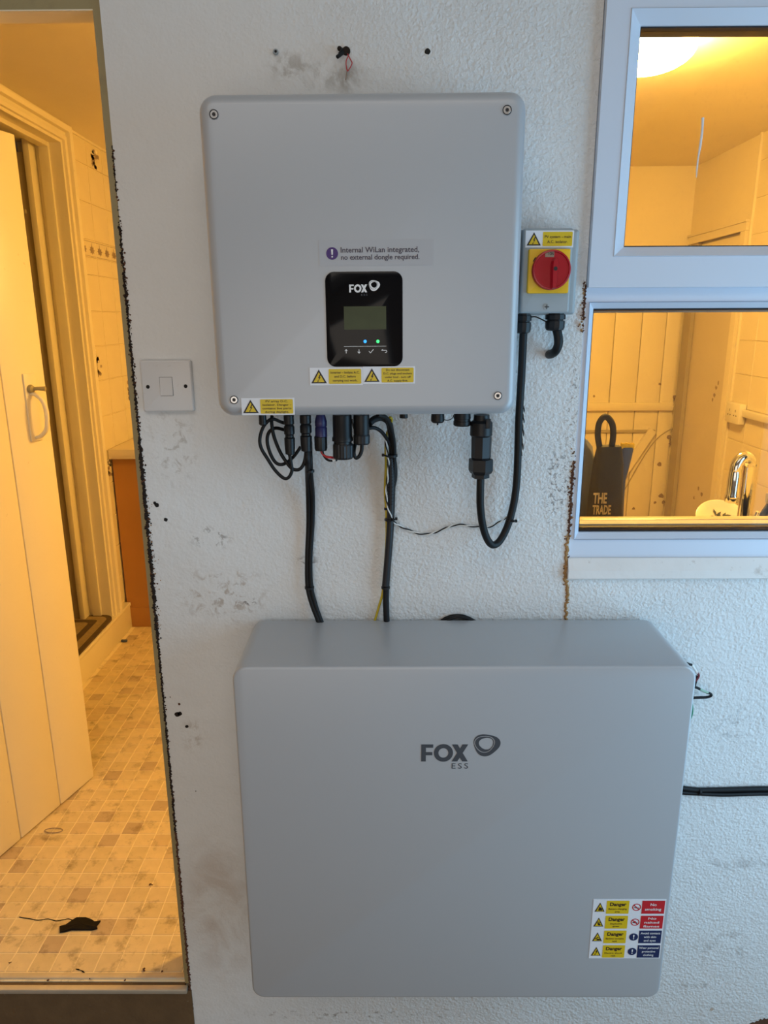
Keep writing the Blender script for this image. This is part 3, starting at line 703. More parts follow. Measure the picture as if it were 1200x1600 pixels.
def swirl(cx, cz, s, Y, mb, mi=0):
    """three-cornered double ribbon ring, overall width 2*s"""
    n = 60
    def cont(R, k, off, dx, dz): return [(cx + dx*s + R*s*(1 + k*math.cos(3*(a-off)))*math.cos(a), cz + dz*s + R*s*(1 + k*math.cos(3*(a-off)))*math.sin(a)*.93) for a in [2*PI*i/n for i in range(n)]]
    o0 = math.radians(18)
    A_ = cont(.93, .085, o0, 0, 0); B_ = cont(.715, .06, o0 + .25, -.13, .07); C_ = cont(.66, .06, o0 + .25, -.13, .07); D_ = cont(.50, .05, o0 + .45, -.02, .10)
    mb.ring(A_, B_, Y, mi); mb.ring(C_, D_, Y, mi)
def fox(x0, z0, x1, z1, Y, mb, mi=0):
    """the three heavy geometric capitals of the maker's mark in the box"""
    w, h = x1-x0, z1-z0; st_ = .24*h
    fw = .255*w
    mb.rect(x0, x0+st_, z0, z1, Y, mi); mb.rect(x0+st_, x0+fw, z1-st_*.78, z1, Y, mi); mb.rect(x0+st_, x0+fw*.93, z0+h*.37, z0+h*.37+st_*.75, Y, mi)
    cx, cz, R = x0+.475*w, (z0+z1)/2, .52*h; n = 36; rx = .205*w
    mb.ring([(cx+rx*math.cos(2*PI*k/n), cz+R*math.sin(2*PI*k/n)) for k in range(n)], [(cx+(rx-st_)*math.cos(2*PI*k/n), cz+(R-st_)*math.sin(2*PI*k/n)) for k in range(n)], Y, mi)
    a, b = x0+.655*w, x1; sw = st_*1.22
    mb.poly([(a, z0), (a+sw, z0), (b, z1), (b-sw, z1)], Y, mi); mb.poly([(b-sw, z0), (b, z0), (a+sw, z1), (a, z1)], Y, mi, .0002 + .00002)
    # both bars lie flush: the second a hair prouder

def bolt(mb, cx, cz, s, Y, mi):
    mb.poly([(cx-.10*s, cz-.02*s), (cx+.12*s, cz+.42*s), (cx+.22*s, cz+.36*s), (cx+.06*s, cz+.05*s)], Y, mi)
    mb.poly([(cx-.12*s, cz-.40*s), (cx+.20*s, cz+.10*s), (cx+.02*s, cz+.06*s), (cx-.10*s, cz-.02*s), (cx+.04*s, cz+.0*s)], Y, mi)
    mb.poly([(cx-.16*s, cz-.48*s), (cx-.02*s, cz-.32*s), (cx-.16*s, cz-.25*s)], Y, mi)
def triangle(mb, cx, zb, w, h, Y, outer, inner):
    mb.poly([(cx-w/2, zb), (cx+w/2, zb), (cx, zb+h)], Y, outer); b = w*.12
    mb.poly([(cx-w/2+b*1.25, zb+b*.62), (cx+w/2-b*1.25, zb+b*.62), (cx, zb+h-b*1.35)], Y-.0002, inner)
def warning(px0, py0, px1, py1, Y, lines, parent, split=.345, label=None):
    a = at(px0, py1, Y); b = at(px1, py0, Y); x0, z0, x1, z1 = a.x, a.z, b.x, b.z; w, h = x1-x0, z1-z0
    st_ = build('warning_sticker', MB().box(x0, x1, Y-.0006, Y+.0004, z0, z1), M['sticker'], parent, smooth=False, label=label)
    Yp = Y-.0008
    tri = MB(); triangle(tri, x0 + w*split*.5, z0+h*.12, w*split*.86, h*.78, Yp, 0, 1); bolt(tri, x0 + w*split*.5, z0+h*.42, h*.52, Yp-.0004, 0)
    build('hazard_triangle', tri, [M['print_black'], M['yellow']], st_, smooth=False)
    build('text_panel', MB().rect(x0+w*(split+.012), x1-w*.028, z0+h*.08, z1-h*.08, Yp, 0, h*.06), M['yellow'], st_, smooth=False)
    n = lines.count('\n') + 1; hh = h*.84*min(1, (.18 + .2*n))
    build('lettering', text_mb(lines, x0+w*(split+.05), x1-w*.06, (z0+z1)/2-hh*.5, (z0+z1)/2+hh*.44, Yp-.0006, bold=.008), M['print_black'], st_, smooth=False)
    return st_
warning(484, 574, 566, 602, IY, 'Inverter - Isolate A.C.\nand D.C. before\ncarrying out work.', inv, label='left of the two warning stickers under the display')
warning(566.6, 572.5, 648, 600, IY, 'Do not disconnect\nD.C. plugs and sockets\nunder load - turn off\nA.C. supply first.', inv, label='right of the two warning stickers under the display')
warning(377.5, 621, 459, 648, IY, 'PV array D.C.\nIsolator. Danger -\ncontains live parts\nduring daylight.', inv, label='warning sticker on the lower left corner')
# clear sticker with the purple exclamation mark
a = at(499, 416, IY); b = at(678, 374, IY)
ws = build('notice_sticker', MB().box(a.x, b.x, IY-.0004, IY+.0004, a.z, b.z), M['wifi_sticker'], inv, smooth=False, label='clear sticker with dark lettering above the display')
c = at(519, 396, IY); mk = MB().disc(c.x, c.z, .0086, IY-.0005, 0, 32)
mk.poly([(c.x-.0010, c.z-.0018), (c.x+.0010, c.z-.0018), (c.x+.0014, c.z+.0058), (c.x-.0014, c.z+.0058)], IY-.0008, 1).disc(c.x, c.z-.0045, .0012, IY-.0008, 1, 12)
build('exclamation_mark', mk, [M['purple'], M['print_white']], ws, smooth=False)
a = at(532.5, 397.5, IY); b = at(655, 385.5, IY); mb = text_mb('Internal WiLan integrated,', a.x, b.x, a.z, b.z, IY-.0008, bold=.014)
a = at(533, 408.5, IY); b = at(655.5, 397.3, IY); text_mb('no external dongle required.', a.x, b.x, a.z, b.z, IY-.0008, bold=.014, mb=mb)
build('lettering', mb, M['inkdark'], ws, smooth=False)
# black display panel
a = at(511, 573, IY); b = at(629, 424, IY); PX0, PX1, PZ0, PZ1 = a.x, b.x, a.z, b.z; YP = IY-.0012
dp = build('display_panel', casing(PX0, PX1, PZ0, PZ1, IY+.001, YP, .013, .0008, 2), M['panel'], inv)
def P2(px, py): q = at(px, py, YP); return q.x, q.z
lg = MB(); a = P2(545.5, 457); b = P2(573.5, 444.5); fox(a[0], a[1], b[0], b[1], YP-.0003, lg)
c = P2(584.5, 446); swirl(c[0], c[1], .0086, YP-.0003, lg)
build('logo', lg, M['print_white'], dp, smooth=False)
a = P2(564, 462); b = P2(574, 459); build('lettering', text_mb('ESS', a[0], b[0], a[1], b[1], YP-.0003, space=1.3), M['print_grey'], dp, smooth=False)
a = P2(537.5, 515); b = P2(603, 478.5); build('screen', MB().rect(a[0], b[0], a[1], b[1], YP-.0002), M['lcd'], dp, smooth=False)
scr = MB()
for q in (((540, 482), (552, 487), (566, 493), (578, 503)), ((540, 500), (547, 508), (556, 513)), ((588, 482), (597, 486), (602, 492)), ((575, 492), (578, 500), (580, 508))):
    scr.tube(cat([Vector((P2(*w_)[0], YP-.0004, P2(*w_)[1])) for w_ in q], 4), .00022, 4)
build('screen_scratches', scr, M['lcd'], dp)
for px, m in ((570, 'blue_led'), (590, 'green_led')):
    c = P2(px, 533.5); build('indicator_light', MB().lathe((c[0], YP+.0005, c[1]), (0, -1, 0), [(.0024, 0), (.0024, .0008), (.0012, .0016)], 14), M[m], dp, label=('lit blue' if px == 570 else 'lit green') + ' indicator light')
ic = MB()
a = P2(537, 541.6); b = P2(603, 540.8); ic.rect(a[0], b[0], a[1], b[1], YP-.0002)
u = .001
for px, sg in ((540.5, 1), (560.5, -1)):
    c = P2(px, 549); ic.stroke((c[0], c[1]-sg*3*u), (c[0], c[1]+sg*3*u), .0009, YP-.0002)
    ic.poly([(c[0]-2.4*u, c[1]+sg*.4*u), (c[0], c[1]+sg*1.2*u), (c[0]+2.4*u, c[1]+sg*.4*u), (c[0], c[1]+sg*3.6*u)][::sg], YP-.0003)
c = P2(579.5, 549); ic.stroke((c[0]-3.4*u, c[1]+.2*u), (c[0]-1.0*u, c[1]-2.4*u), .001, YP-.0002); ic.stroke((c[0]-1.2*u, c[1]-2.4*u), (c[0]+3.6*u, c[1]+3*u), .001, YP-.0003)
c = P2(600, 549); ic.stroke((c[0]-4*u, c[1]+1.4*u), (c[0]+2.4*u, c[1]+1.4*u), .0009, YP-.0002); ic.stroke((c[0]-4.2*u, c[1]+1.4*u), (c[0]-1.8*u, c[1]+3*u), .0009, YP-.0003)
ic.stroke((c[0]+2.3*u, c[1]+1.7*u), (c[0]+4*u, c[1]-.2*u), .0009, YP-.0002); ic.stroke((c[0]+4*u, c[1]), (c[0]+3*u, c[1]-1.8*u), .0009, YP-.0003); ic.stroke((c[0]+3.2*u, c[1]-1.7*u), (c[0]+1*u, c[1]-1.7*u), .0009, YP-.0002)
build('button_icons', ic, M['print_white'], dp, smooth=False)
# blanked ports under the box
YC = -.085
def port(px, pyb, w, prof, name='port_cap', m='black', n=18, Y=YC):
    c = at(px, pyb, Y); top = IZ0 - .002
    return build(name, MB().lathe((c.x, Y, c.z), (0, 0, 1), [(r*w, h) for r, h in prof] + [(w*.9, top-c.z)], n), M[m], inv)
port(410, 664, .0065, [(.7, 0), (1, .002), (1, .008)])
pc = port(683, 661, .0112, [(.75, 0), (1, .003), (1, .010)])
c = at(683, 661, YC); build('cap_nipple', MB().lathe((c.x, YC, c.z-.004), (0, 0, 1), [(.0008, 0), (.0016, .0015), (.0012, .003), (.0012, .005)], 10), M['black'], pc)
port(721, 666, .0145, [(.85, 0), (1, .002), (1, .008), (.94, .0085), (.94, .012), (1, .0125)], n=24)
c = at(698, 649, YC); build('retaining_strap', MB().tube([(c.x + .0105*math.cos(a), YC, c.z + .0085*math.sin(a)) for a in [PI + PI*i/24 for i in range(25)]], .0007, 6), M['black'], inv)
port(630, 653.5, .007, [(.9, 0), (1, .001)])
inv.rotation_euler = (0, -.0035, 0)

# ------------------------------------------------------------------ battery cabinet
BX0, BX1, BZ0, BZ1, BY = -.2575, .5065, .194, .8790, -.20
bat = thing('battery', 'big pale grey battery cabinet with hazard sheet, mounted low beneath the inverter', 'battery', (.124, 0, .53))
build('casing', casing(BX0, BX1, BZ0, BZ1, -.012, BY, .024, .0045, 4), M['casing'], bat)
for za in (BZ1-.12, BZ0+.06): build('wall_bracket', MB().box(BX0+.06, BX1-.06, -.0125, -.0005, za, za+.07), M['steel'], bat, smooth=False)
lg = MB(); a = at(658, 1189.5, BY); b = at(731.5, 1163, BY); fox(a.x, a.z, b.x, b.z, BY-.0004, lg)
c = at(760, 1163.5, BY); swirl(c.x, c.z, .0240, BY-.0004, lg)
build('logo', lg, M['print_grey'], bat, smooth=False)
a = at(705.5, 1200.8, BY); b = at(731.5, 1192.5, BY)
build('lettering', text_mb('ESS', a.x, b.x, a.z, b.z, BY-.0004, space=1.35), M['print_grey'], bat, smooth=False)
a = at(919.5, 1497, BY); b = at(1041, 1405, BY)
hx0, hx1, hz0, hz1 = at(924, 1450, BY).x - .0005, at(1036, 1450, BY).x, a.z, b.z; hw, hh = hx1-hx0, hz1-hz0
hs = build('hazard_sheet', MB().box(hx0, hx1, BY-.0006, BY+.0004, hz0, hz1), M['sticker'], bat, smooth=False, label='white sheet of yellow, red and navy safety notices')
Yp = BY-.0008; rh = hh/4
yb = MB(); rb = MB(); nb = MB(); tk = MB(); tw = MB(); tri = MB(); ci = MB()
left = ['Battery charging\narea', 'Explosive\ngases', 'Battery contains\nacid', 'Electric shock\nrisk']
right = ['No\nsmoking', 'No\nnaked\nflames', 'Avoid contact\nwith skin\nand eyes', 'Wear personal\nprotective\nclothing']
for i in range(4):
    zt = hz1 - rh*i - rh*.08; zb = zt - rh*.86; zm = (zt+zb)/2
    x0, x1 = hx0 + hw*.185, hx0 + hw*.495
    yb.rect(x0, x1, zb, zt, Yp, 0, .0012)
    text_mb('Danger', x0+hw*.045, x1-hw*.04, zm+rh*.02, zt-rh*.11, Yp-.0005, bold=.032, mb=tk)
    text_mb(left[i], x0+hw*(.03 if i != 1 else .075), x1-hw*(.03 if i != 1 else .075), zb+rh*.09, zm-rh*.05, Yp-.0005, bold=.008, mb=tk)
    tx = hx0 + hw*.095; triangle(tri, tx, zb+rh*.14, hw*.138, rh*.60, Yp, 0, 1)
    if i == 0: tri.poly([(tx-.003, zb+rh*.22), (tx+.005, zb+rh*.22), (tx+.0035, zb+rh*.38), (tx-.001, zb+rh*.48)], Yp-.0005, 0)
    if i == 1:
        for q in (-.003, .0, .003): tri.stroke((tx, zb+rh*.24), (tx+q, zb+rh*.50), .001, Yp-.0005, 0)
        tri.disc(tx+.002, zb+rh*.28, .0018, Yp-.0006, 0, 10)
    if i == 2: tri.rect(tx-.001, tx+.005, zb+rh*.21, zb+rh*.31, Yp-.0005, 0); tri.stroke((tx-.004, zb+rh*.30), (tx+.002, zb+rh*.44), .0016, Yp-.0006, 0)
    if i == 3: bolt(tri, tx, zb+rh*.40, rh*.44, Yp-.0005, 0)
    cx = hx0 + hw*.60; x0, x1 = hx0 + hw*.672, hx0 + hw*.985
    cr = hw*.060
    if i < 2:
        rb.rect(x0, x1, zb, zt, Yp)
        n = 28; ci.ring([(cx+cr*math.cos(2*PI*k/n), zm+cr*math.sin(2*PI*k/n)) for k in range(n)], [(cx+cr*.78*math.cos(2*PI*k/n), zm+cr*.78*math.sin(2*PI*k/n)) for k in range(n)], Yp-.0002, 0)
        ci.stroke((cx-cr*.6, zm-.0005), (cx+cr*.5, zm-.0012), .0014, Yp-.0003, 1)
        if i == 1: ci.disc(cx-cr*.1, zm+.001, .0022, Yp-.0003, 0, 10)
        ci.stroke((cx-cr*.62, zm+cr*.62), (cx+cr*.62, zm-cr*.62), cr*.22, Yp-.0005, 0)
    else:
        nb.rect(x0, x1, zb, zt, Yp); ci.disc(cx, zm, cr*1.02, Yp-.0002, 2)
        ci.poly([(cx-.0008, zm-.001), (cx+.0008, zm-.001), (cx+.0013, zm+.0050), (cx-.0013, zm+.0050)], Yp-.0005, 3).disc(cx, zm-.0035, .0012, Yp-.0005, 3, 10)
    nl = right[i].count('\n')+1
    text_mb(right[i], x0+hw*(.045 if i < 2 else .02), x1-hw*(.045 if i < 2 else .02), zb+rh*(.16 if nl == 2 else .08), zt-rh*(.16 if nl == 2 else .10), Yp-.0005, bold=.014, mb=tw)
build('notice_panels', yb, M['yellow'], hs, smooth=False, label='four yellow notice panels'); build('notice_panels', rb, M['print_red'], hs, smooth=False, label='two red notice panels'); build('notice_panels', nb, M['navy'], hs, smooth=False, label='two navy notice panels')
build('lettering', tk, M['print_black'], hs, smooth=False, label='black lettering'); build('lettering', tw, M['print_white'], hs, smooth=False, label='white lettering')
build('hazard_triangles', tri, [M['print_black'], M['yellow']], hs, smooth=False); build('notice_symbols', ci, [M['print_red'], M['print_black'], M['navy'], M['print_white']], hs, smooth=False)

# ------------------------------------------------------------------ isolator switch
iso = thing('isolator_switch', 'grey rotary isolator switch with red dial on yellow plate, beside the inverter', 'switch', (.26, 0, 1.50))
SX0, SX1, SZ0, SZ1, SY = .2135, .2905, 1.4375, 1.5655, -.075
mb = casing(SX0, SX1+.0015, SZ0, SZ1, -.030, SY, .004, .004, 3)
build('enclosure', mb, M['isobox'], iso)
build('enclosure_base', casing(SX0-.002, .3075, SZ0-.002, SZ1+.001, -.0005, -.052, .005, .006, 3), M['isobox'], iso)
warning(820.5, 360, 897, 387, SY, 'PV system - main\nA.C. isolator.', iso)
a = at(824, 458.5, SY-.01); b = at(892, 388.5, SY-.01); YI = SY-.010
pl = build('dial_plate', casing(a.x, b.x, a.z, b.z, SY+.001, YI, .0025, .0012, 2), M['yellow_plate'], iso)
c = at(862.5, 421.5, YI-.012); DR = .0300
build('rotation_mark', MB().stroke((a.x+.007, c.z+.013), (a.x+.0105, c.z+.019), .0022, YI-.0003), M['print_black'], pl, smooth=False)
dl = build('dial', MB().lathe((c.x, YI, c.z), (0, -1, 0), [(DR*.93, 0), (DR, .002), (DR, .010), (DR*.97, .012), (DR*.90, .0125), (DR*.88, .0105), (.001, .0105)], 48), M['reddial'], iso)
kx = c.x + .0028; Yd = YI-.0105
kn = MB().loops([[(kx + x*s_, Y, c.z + z*s2) for x, z in ((-.0036, -.0285), (.0030, -.0285), (.0040, -.012), (.0056, .004), (.0050, .0125), (.0025, .0165), (-.0008, .0165), (-.0040, .0125), (-.0050, .004))] for Y, s_, s2 in ((Yd, 1.05, 1.0), (Yd-.010, .95, .99), (Yd-.013, .72, .95))])
k_ = build('knob', kn, M['reddial'], dl, angle=25)
build('knob_hole', MB().disc(kx, c.z+.001, .0030, Yd-.0134), M['print_black'], dl, smooth=False)
lb = at(859, 397, Yd)
build('position_label', MB().rect(lb.x-.0072, lb.x+.0068, lb.z-.0045, lb.z+.0042, Yd-.0003), M['floral'], dl, smooth=False)
build('lettering', text_mb('I ON', lb.x-.0025, lb.x+.0058, lb.z-.0018, lb.z+.0028, Yd-.0008, bold=.02), M['print_black'], dl, smooth=False)
c = at(854, 479.5, SY); s_ = build('screw', MB().lathe((c.x, SY+.0005, c.z), (0, -1, 0), [(.0054, 0), (.0052, .0012), (.003, .0016)], 18), M['isobox'], iso)
build('screw_slot', MB().stroke((c.x-.0036, c.z), (c.x+.0036, c.z), .0013, SY-.0018).stroke((c.x, c.z-.0036), (c.x, c.z+.0036), .0013, SY-.0019), M['print_black'], s_, smooth=False)
def gland(px, py0, py1, w, Y, parent, m='black'):
    a = at(px, py0, Y); b = at(px, py1, Y); h = a.z-b.z
    return build('cable_gland', MB().lathe((a.x, Y, a.z), (0, 0, -1), [(w*.9, -.002), (w*.9, h*.12), (w*1.0, h*.14), (w*1.0, h*.38), (w*.80, h*.40), (w*.80, h*.44), (w*.97, h*.47), (w*.97, h*.80), (w*.85, h*.95), (w*.60, h)], 12), M[m], parent, angle=25)
g1 = gland(818, 489, 521, .0135, -.042, iso); g2 = gland(868, 488, 517, .0165, -.042, iso)
build('strain_wire', MB().tube(cat([at(x, y, -.045) for x, y in ((828, 496), (836, 495), (846, 499), (854, 503))], 5), .0011, 6), M['black'], iso)

# ------------------------------------------------------------------ light switch
a = at(220.5, 643.5, -.009); b = at(301, 562.5, -.009); lx0, lx1, lz0, lz1 = at(221, 602, -.009).x, at(300.5, 602, -.009).x, a.z, b.z
ls = thing('light_switch', 'white single rocker light switch beside the kitchen doorway', 'switch', ((lx0+lx1)/2, 0, (lz0+lz1)/2))
build('face_plate', casing(lx0, lx1, lz0, lz1, -.0003, -.0105, .004, .003, 3), M['switch'], ls)
a = at(251.5, 618, -.0105); b = at(268.5, 589.5, -.0105)
mb = MB().loops([[(a.x, -.0100, a.z), (b.x, -.0100, a.z), (b.x, -.0100, b.z), (a.x, -.0100, b.z)], [(a.x, -.0128, a.z), (b.x, -.0128, a.z), (b.x, -.0108, b.z), (a.x, -.0108, b.z)]])
rk = build('rocker', mb, M['switch'], ls, smooth=False)
g = .0006; build('rocker_gap', MB().rect(a.x-g, a.x, a.z-g, b.z+g, -.0104).rect(b.x, b.x+g, a.z-g, b.z+g, -.0104).rect(a.x, b.x, a.z-g, a.z, -.0104).rect(a.x, b.x, b.z, b.z+g, -.0104), M['print_black'], rk, smooth=False)
for px, py in ((231, 604.5), (290, 603.5)):
    c = at(px, py, -.0105); build('screw', MB().lathe((c.x, -.0102, c.z), (0, -1, 0), [(.0034, 0), (.0032, .0006), (.0016, .0008)], 14), M['hole'], ls)

# ------------------------------------------------------------------ cables
def px_path(pts, Y, sub=6):
    q = []
    for p in pts: q.append(at(p[0], p[1], p[2] if len(p) > 2 else Y))
    return cat(q, sub)
def cable(name, pts, Y, r, m, parent=None, sub=6, n=10, label=None):
    return build(name, MB().tube(px_path(pts, Y, sub), r, n), M[m], parent, label=label)
def plug(name, px, py0, py1, Y, prof, m, parent, n=20, angle=30, label=None, facet=None):
    a = at(px, py0, Y); b = at(px, py1, Y); h = a.z-b.z
    return build(name, MB().lathe((a.x, Y, a.z), (0, 0, -1), [(r, t_*h) for r, t_ in prof], n, facet=facet), M[m], parent, angle=angle, label=label)
def tie(px, py, Y, r, parent, tail=None, ax=(0, 0, 1), w=.0022):
    c = at(px, py, Y); mb = MB().lathe(c - Vector(ax)*w, ax, [(r*.97, 0), (r*1.06, .0004), (r*1.06, 2*w-.0004), (r*.97, 2*w)], 14)
    if tail:
        q = at(tail[0], tail[1], Y-.004); mb.tube([c + Vector((0, -r*.9, 0)), (c+q)/2 + Vector((0, -r, 0)), q], .0016, 6); mb.box(q.x-.0024, q.x+.0024, q.y-.0024, q.y+.0024, q.z-.0024, q.z+.0024, bev=.0007)
    return build('cable_tie', mb, M['black'], parent)
PT = 648
MC = [(.0072, 0), (.0085, .02), (.0085, .22), (.0072, .25), (.0088, .30), (.0088, .47), (.0072, .50), (.0072, .55), (.0090, .58), (.0086, .80), (.0078, .97), (.004, 1)]
t = thing('solar_cable', 'black solar cable plugged in furthest left, coiled in a drooping loop', 'cable', at(451, 690, YC), 'solar cables under the inverter')
plug('plug', 451, PT, 711, YC, MC, 'black', t)
cable('sheath', ((452, 708), (455, 725), (456, 736), (451, 746), (443, 747), (430, 735), (418, 717), (408, 700), (406, 685), (411, 668), (420, 657), (428, 655), (438, 659, YC+.02), (450, 663, YC+.025)), YC, .0029, 'cable', t)
cable('sheath', ((445, 672, YC+.02), (430, 669, YC+.012), (420, 676, YC+.008), (417.5, 690, YC+.006), (422, 708, YC+.005), (430, 722, YC+.005), (439, 726, YC+.005), (449, 722, YC+.010), (460, 712, YC+.018), (470, 698, YC+.022)), YC, .0029, 'cable', t)
t = thing('solar_cable', 'black solar cable with its plug second from left, running down to the battery', 'cable', at(477, 690, YC), 'solar cables under the inverter')
plug('plug', 477, PT, 706, YC, [(r*1.1, h) for r, h in MC], 'black', t)
cable('sheath', ((478, 704), (477, 716), (473, 728), (466, 734), (456, 732), (446, 720), (437, 705), (428, 682), (424.5, 662), (425, 650, YC+.01)), YC+.004, .0030, 'cable', t)
cable('sheath', ((480, 705), (480.5, 722), (481, 745, -.05), (482, 775, -.022), (482.5, 820, -.011), (480.5, 870, -.011), (481, 915, -.011), (487, 942, -.012), (496, 966, -.016), (500, 978, -.018)), YC, .0048, 'cable', t)
cable('sheath', ((484, 690, YC+.02), (485, 722, YC+.015), (486, 745, -.052), (488.5, 775, -.024), (488, 820, -.013), (485, 870, -.013), (486, 915, -.013), (492, 942, -.013), (500, 966, -.016), (505, 978, -.018)), YC, .0042, 'cable', t)
tie(484, 736, -.064, .0078, t); tie(483.5, 918, -.012, .0085, t)
# battery lead with the blue plug
t = thing('battery_lead', 'dark blue plug with thin red and black wires, third from left', 'cable', at(501, 680, YC))
plug('plug', 501, PT, 682, YC, [(.0070, 0), (.0085, .12), (.0100, .3), (.0100, .5), (.0090, .55), (.0100, .60), (.0100, 1)], 'blueplug', t, 16)
plug('plug_cap', 501, 681, 704, YC, [(.0098, 0), (.0108, .08), (.0108, .82), (.0095, 1), (.003, 1)], 'black', t, 12, 20)
cable('wire', ((501, 701), (503.5, 708), (508, 713), (515, 714.5), (523, 715, YC+.01), (532, 712, YC+.02)), YC, .0021, 'red', t, label='red wire')
cable('wire', ((503, 701), (505.5, 711), (511, 718), (518, 720), (526, 719, YC+.008)), YC, .0020, 'cable', t, label='black wire')
cable('wire_end', ((519.5, 719.8), (524, 719)), YC-.0002, .0020, 'white_wire', t, 3, label='white wire end')
# large round plug
t = thing('round_plug', 'largest black round plug, fourth from left under the inverter', 'plug', at(536, 680, YC))
plug('body', 534.5, PT, 694, YC, [(.0155, 0), (.0160, .05), (.0160, .72), (.0175, .78), (.0175, .88), (.015, .9), (.015, 1)], 'black', t, 24)
plug('ribbed_ring', 536, 693, 716.5, YC, [(.0160, 0), (.0172, .1), (.0172, .86), (.0150, 1), (.002, 1)], 'darkgrey', t, 40, 10, facet=-.045)
cable('retaining_strap', ((550, 655), (552, 667), (556, 675), (553, 684)), YC-.005, .0012, 'black', t)
# data plug
t = thing('data_cable', 'black data plug with small cable loop below, feeding the middle cable bundle', 'cable', at(565, 670, YC))
plug('plug', 564.5, PT, 680, YC, [(.0130, 0), (.0132, .05), (.0132, .9), (.0122, 1)], 'black', t, 20)
plug('plug_ring', 565, 679, 694, YC, [(.0130, 0), (.0138, .12), (.0138, .85), (.0125, 1), (.002, 1)], 'darkgrey', t, 30, 12, facet=-.04)
cable('sheath', ((565.5, 692), (565, 704), (561, 713), (556, 715.5), (553, 709), (554, 698, YC+.01), (557, 688, YC+.015)), YC, .0032, 'cable', t)
cable('sheath', ((576, 669, YC+.01), (585, 668.5, -.07), (594, 673, -.06), (602, 682, -.045), (608, 693, -.032), (613, 708, -.024), (617, 722, -.018), (618, 745, -.012), (614, 768, -.009), (611, 790, -.008)), YC, .0032, 'cable', t)
# middle bundle
hb = thing('cable_bundle', 'thick black tied cable bundle running down the middle of the wall', 'cable', at(609, 800, -.012))
cable('sheath', ((577, 662, YC), (585, 655, -.075), (597, 653, -.06), (607, 660, -.048), (611, 678, -.036), (612.5, 700, -.026), (613, 740, -.016), (612, 790, -.012), (609.5, 840, -.012), (605.5, 890, -.012), (603, 930, -.012), (604, 972, -.014)), YC, .0058, 'cable', hb)
cable('sheath', ((590, 648, YC), (602, 652, -.07), (609, 664, -.055), (614, 684, -.04), (616, 706, -.028), (615, 740, -.018), (612, 780, -.013), (611, 812, -.013)), YC, .0040, 'cable', hb)
cable('spiral_wrap', ((610, 715, -.022), (611, 750, -.017), (610.5, 790, -.014), (609, 830, -.0135), (606, 870, -.0135), (602, 915, -.0135)), -.013, .0064, 'darkgrey', hb)
mb = MB()
cp = px_path(((610, 716, -.022), (611, 750, -.017), (610.5, 790, -.014)), -.013, 8)
for i in range(1, len(cp)-1, 1): mb.tube([cp[i] + Vector((0, 0, .0007)), cp[i] - Vector((0, 0, .0007))], .0070, 12)
build('wrap_ribs', mb, M['black'], hb)
tie(612, 712, -.026, .0098, hb, (598.5, 711)); tie(609, 812, -.014, .0082, hb, (619, 810.5)); tie(602.5, 918, -.0125, .0078, hb)
# yellow earth wire
t = thing('earth_wire', 'yellow earth wire along the left of the middle cable bundle', 'wire', at(602, 800, -.008))
cable('sheath', ((609, 652, -.06), (612, 657, -.05), (604, 680, -.02), (602.5, 700, -.012), (603, 730, -.006), (601.5, 765, -.005), (603.5, 800, -.005), (604, 840, -.005), (601, 890, -.005), (598, 925, -.005), (592, 948, -.006), (585, 972, -.008)), -.006, .0023, 'yellow_wire', t)
tie(603, 795, -.005, .0031, t); tie(603.5, 812, -.005, .0031, t)
# twisted black and white signal wire
t = thing('signal_wire', 'thin twisted black and white wire sagging from the bundle to the right cable', 'wire', at(690, 826, -.004))
cp = px_path(((601, 680, -.040), (604, 700, -.035), (607, 727, -.027), (605, 752, -.023), (603.5, 775, -.021), (607, 795, -.021), (613, 812, -.018), (620, 819, -.010), (640, 829, -.004), (665, 835, -.004), (690, 828, -.004), (712, 820, -.004), (735, 822, -.004), (762, 823.5, -.004), (780, 816, -.008), (793, 807, -.016)), -.004, 14)
for mi_, (nm, m) in enumerate((('black_strand', 'cable'), ('white_strand', 'white_wire'))):
    pp = []; ln = 0
    for i, q in enumerate(cp):
        if i: ln += (q-cp[i-1]).length
        a = ln/.034*2*PI + PI*mi_; tg = (cp[min(i+1, len(cp)-1)]-cp[max(i-1, 0)]).normalized(); u_ = tg.cross(Vector((0, 1, 0))).normalized()
        pp.append(q + (u_*math.cos(a) + Vector((0, 1, 0))*math.sin(a))*.0011)
    build(nm, MB().tube(pp, .0012, 6), M[m], t, label=('black strand' if mi_ == 0 else 'white strand'))
# AC power cable with its large plug
ac = thing('power_cable', 'thick black power cable with big plug, looping up to the isolator switch', 'cable', at(752, 700, YC))
plug('collar', 752.5, PT, 682, YC, [(.0130, 0), (.0135, .25), (.0165, .30), (.0185, .36), (.0185, .92), (.0165, 1)], 'black', ac, 24)
plug('body', 752.5, 681, 717, YC, [(.0165, 0), (.0168, .1), (.0165, .92), (.0150, 1)], 'darkgrey', ac, 8, 20)
plug('nut', 751.5, 716, 747.5, YC, [(.0160, 0), (.0205, .04), (.0205, .60), (.0180, .74), (.0150, .78), (.0150, .96), (.0100, 1)], 'black', ac, 6, 20)
build('latch_window', MB().box(at(759.5, 655, YC-.0185).x, at(767, 655, YC-.0185).x, YC-.0186, YC-.015, at(760, 670, YC-.0185).z, at(760, 655, YC-.0185).z, bev=.0005), M['print_black'], ac)
cable('sheath', ((751, 742), (750.5, 762), (750.5, 790, YC+.006), (754, 820, YC+.016), (761, 842, YC+.026), (770, 851.5, YC+.036), (781, 845, YC+.044), (793, 822, YC+.050), (802, 790, YC+.052), (807, 755, YC+.052), (809, 715, YC+.050), (810, 680, YC+.048), (811, 650, YC+.045), (814, 600, YC+.043), (816.5, 550, YC+.043), (818, 512, YC+.043)), YC, .0066, 'cable', ac, 8, 14)
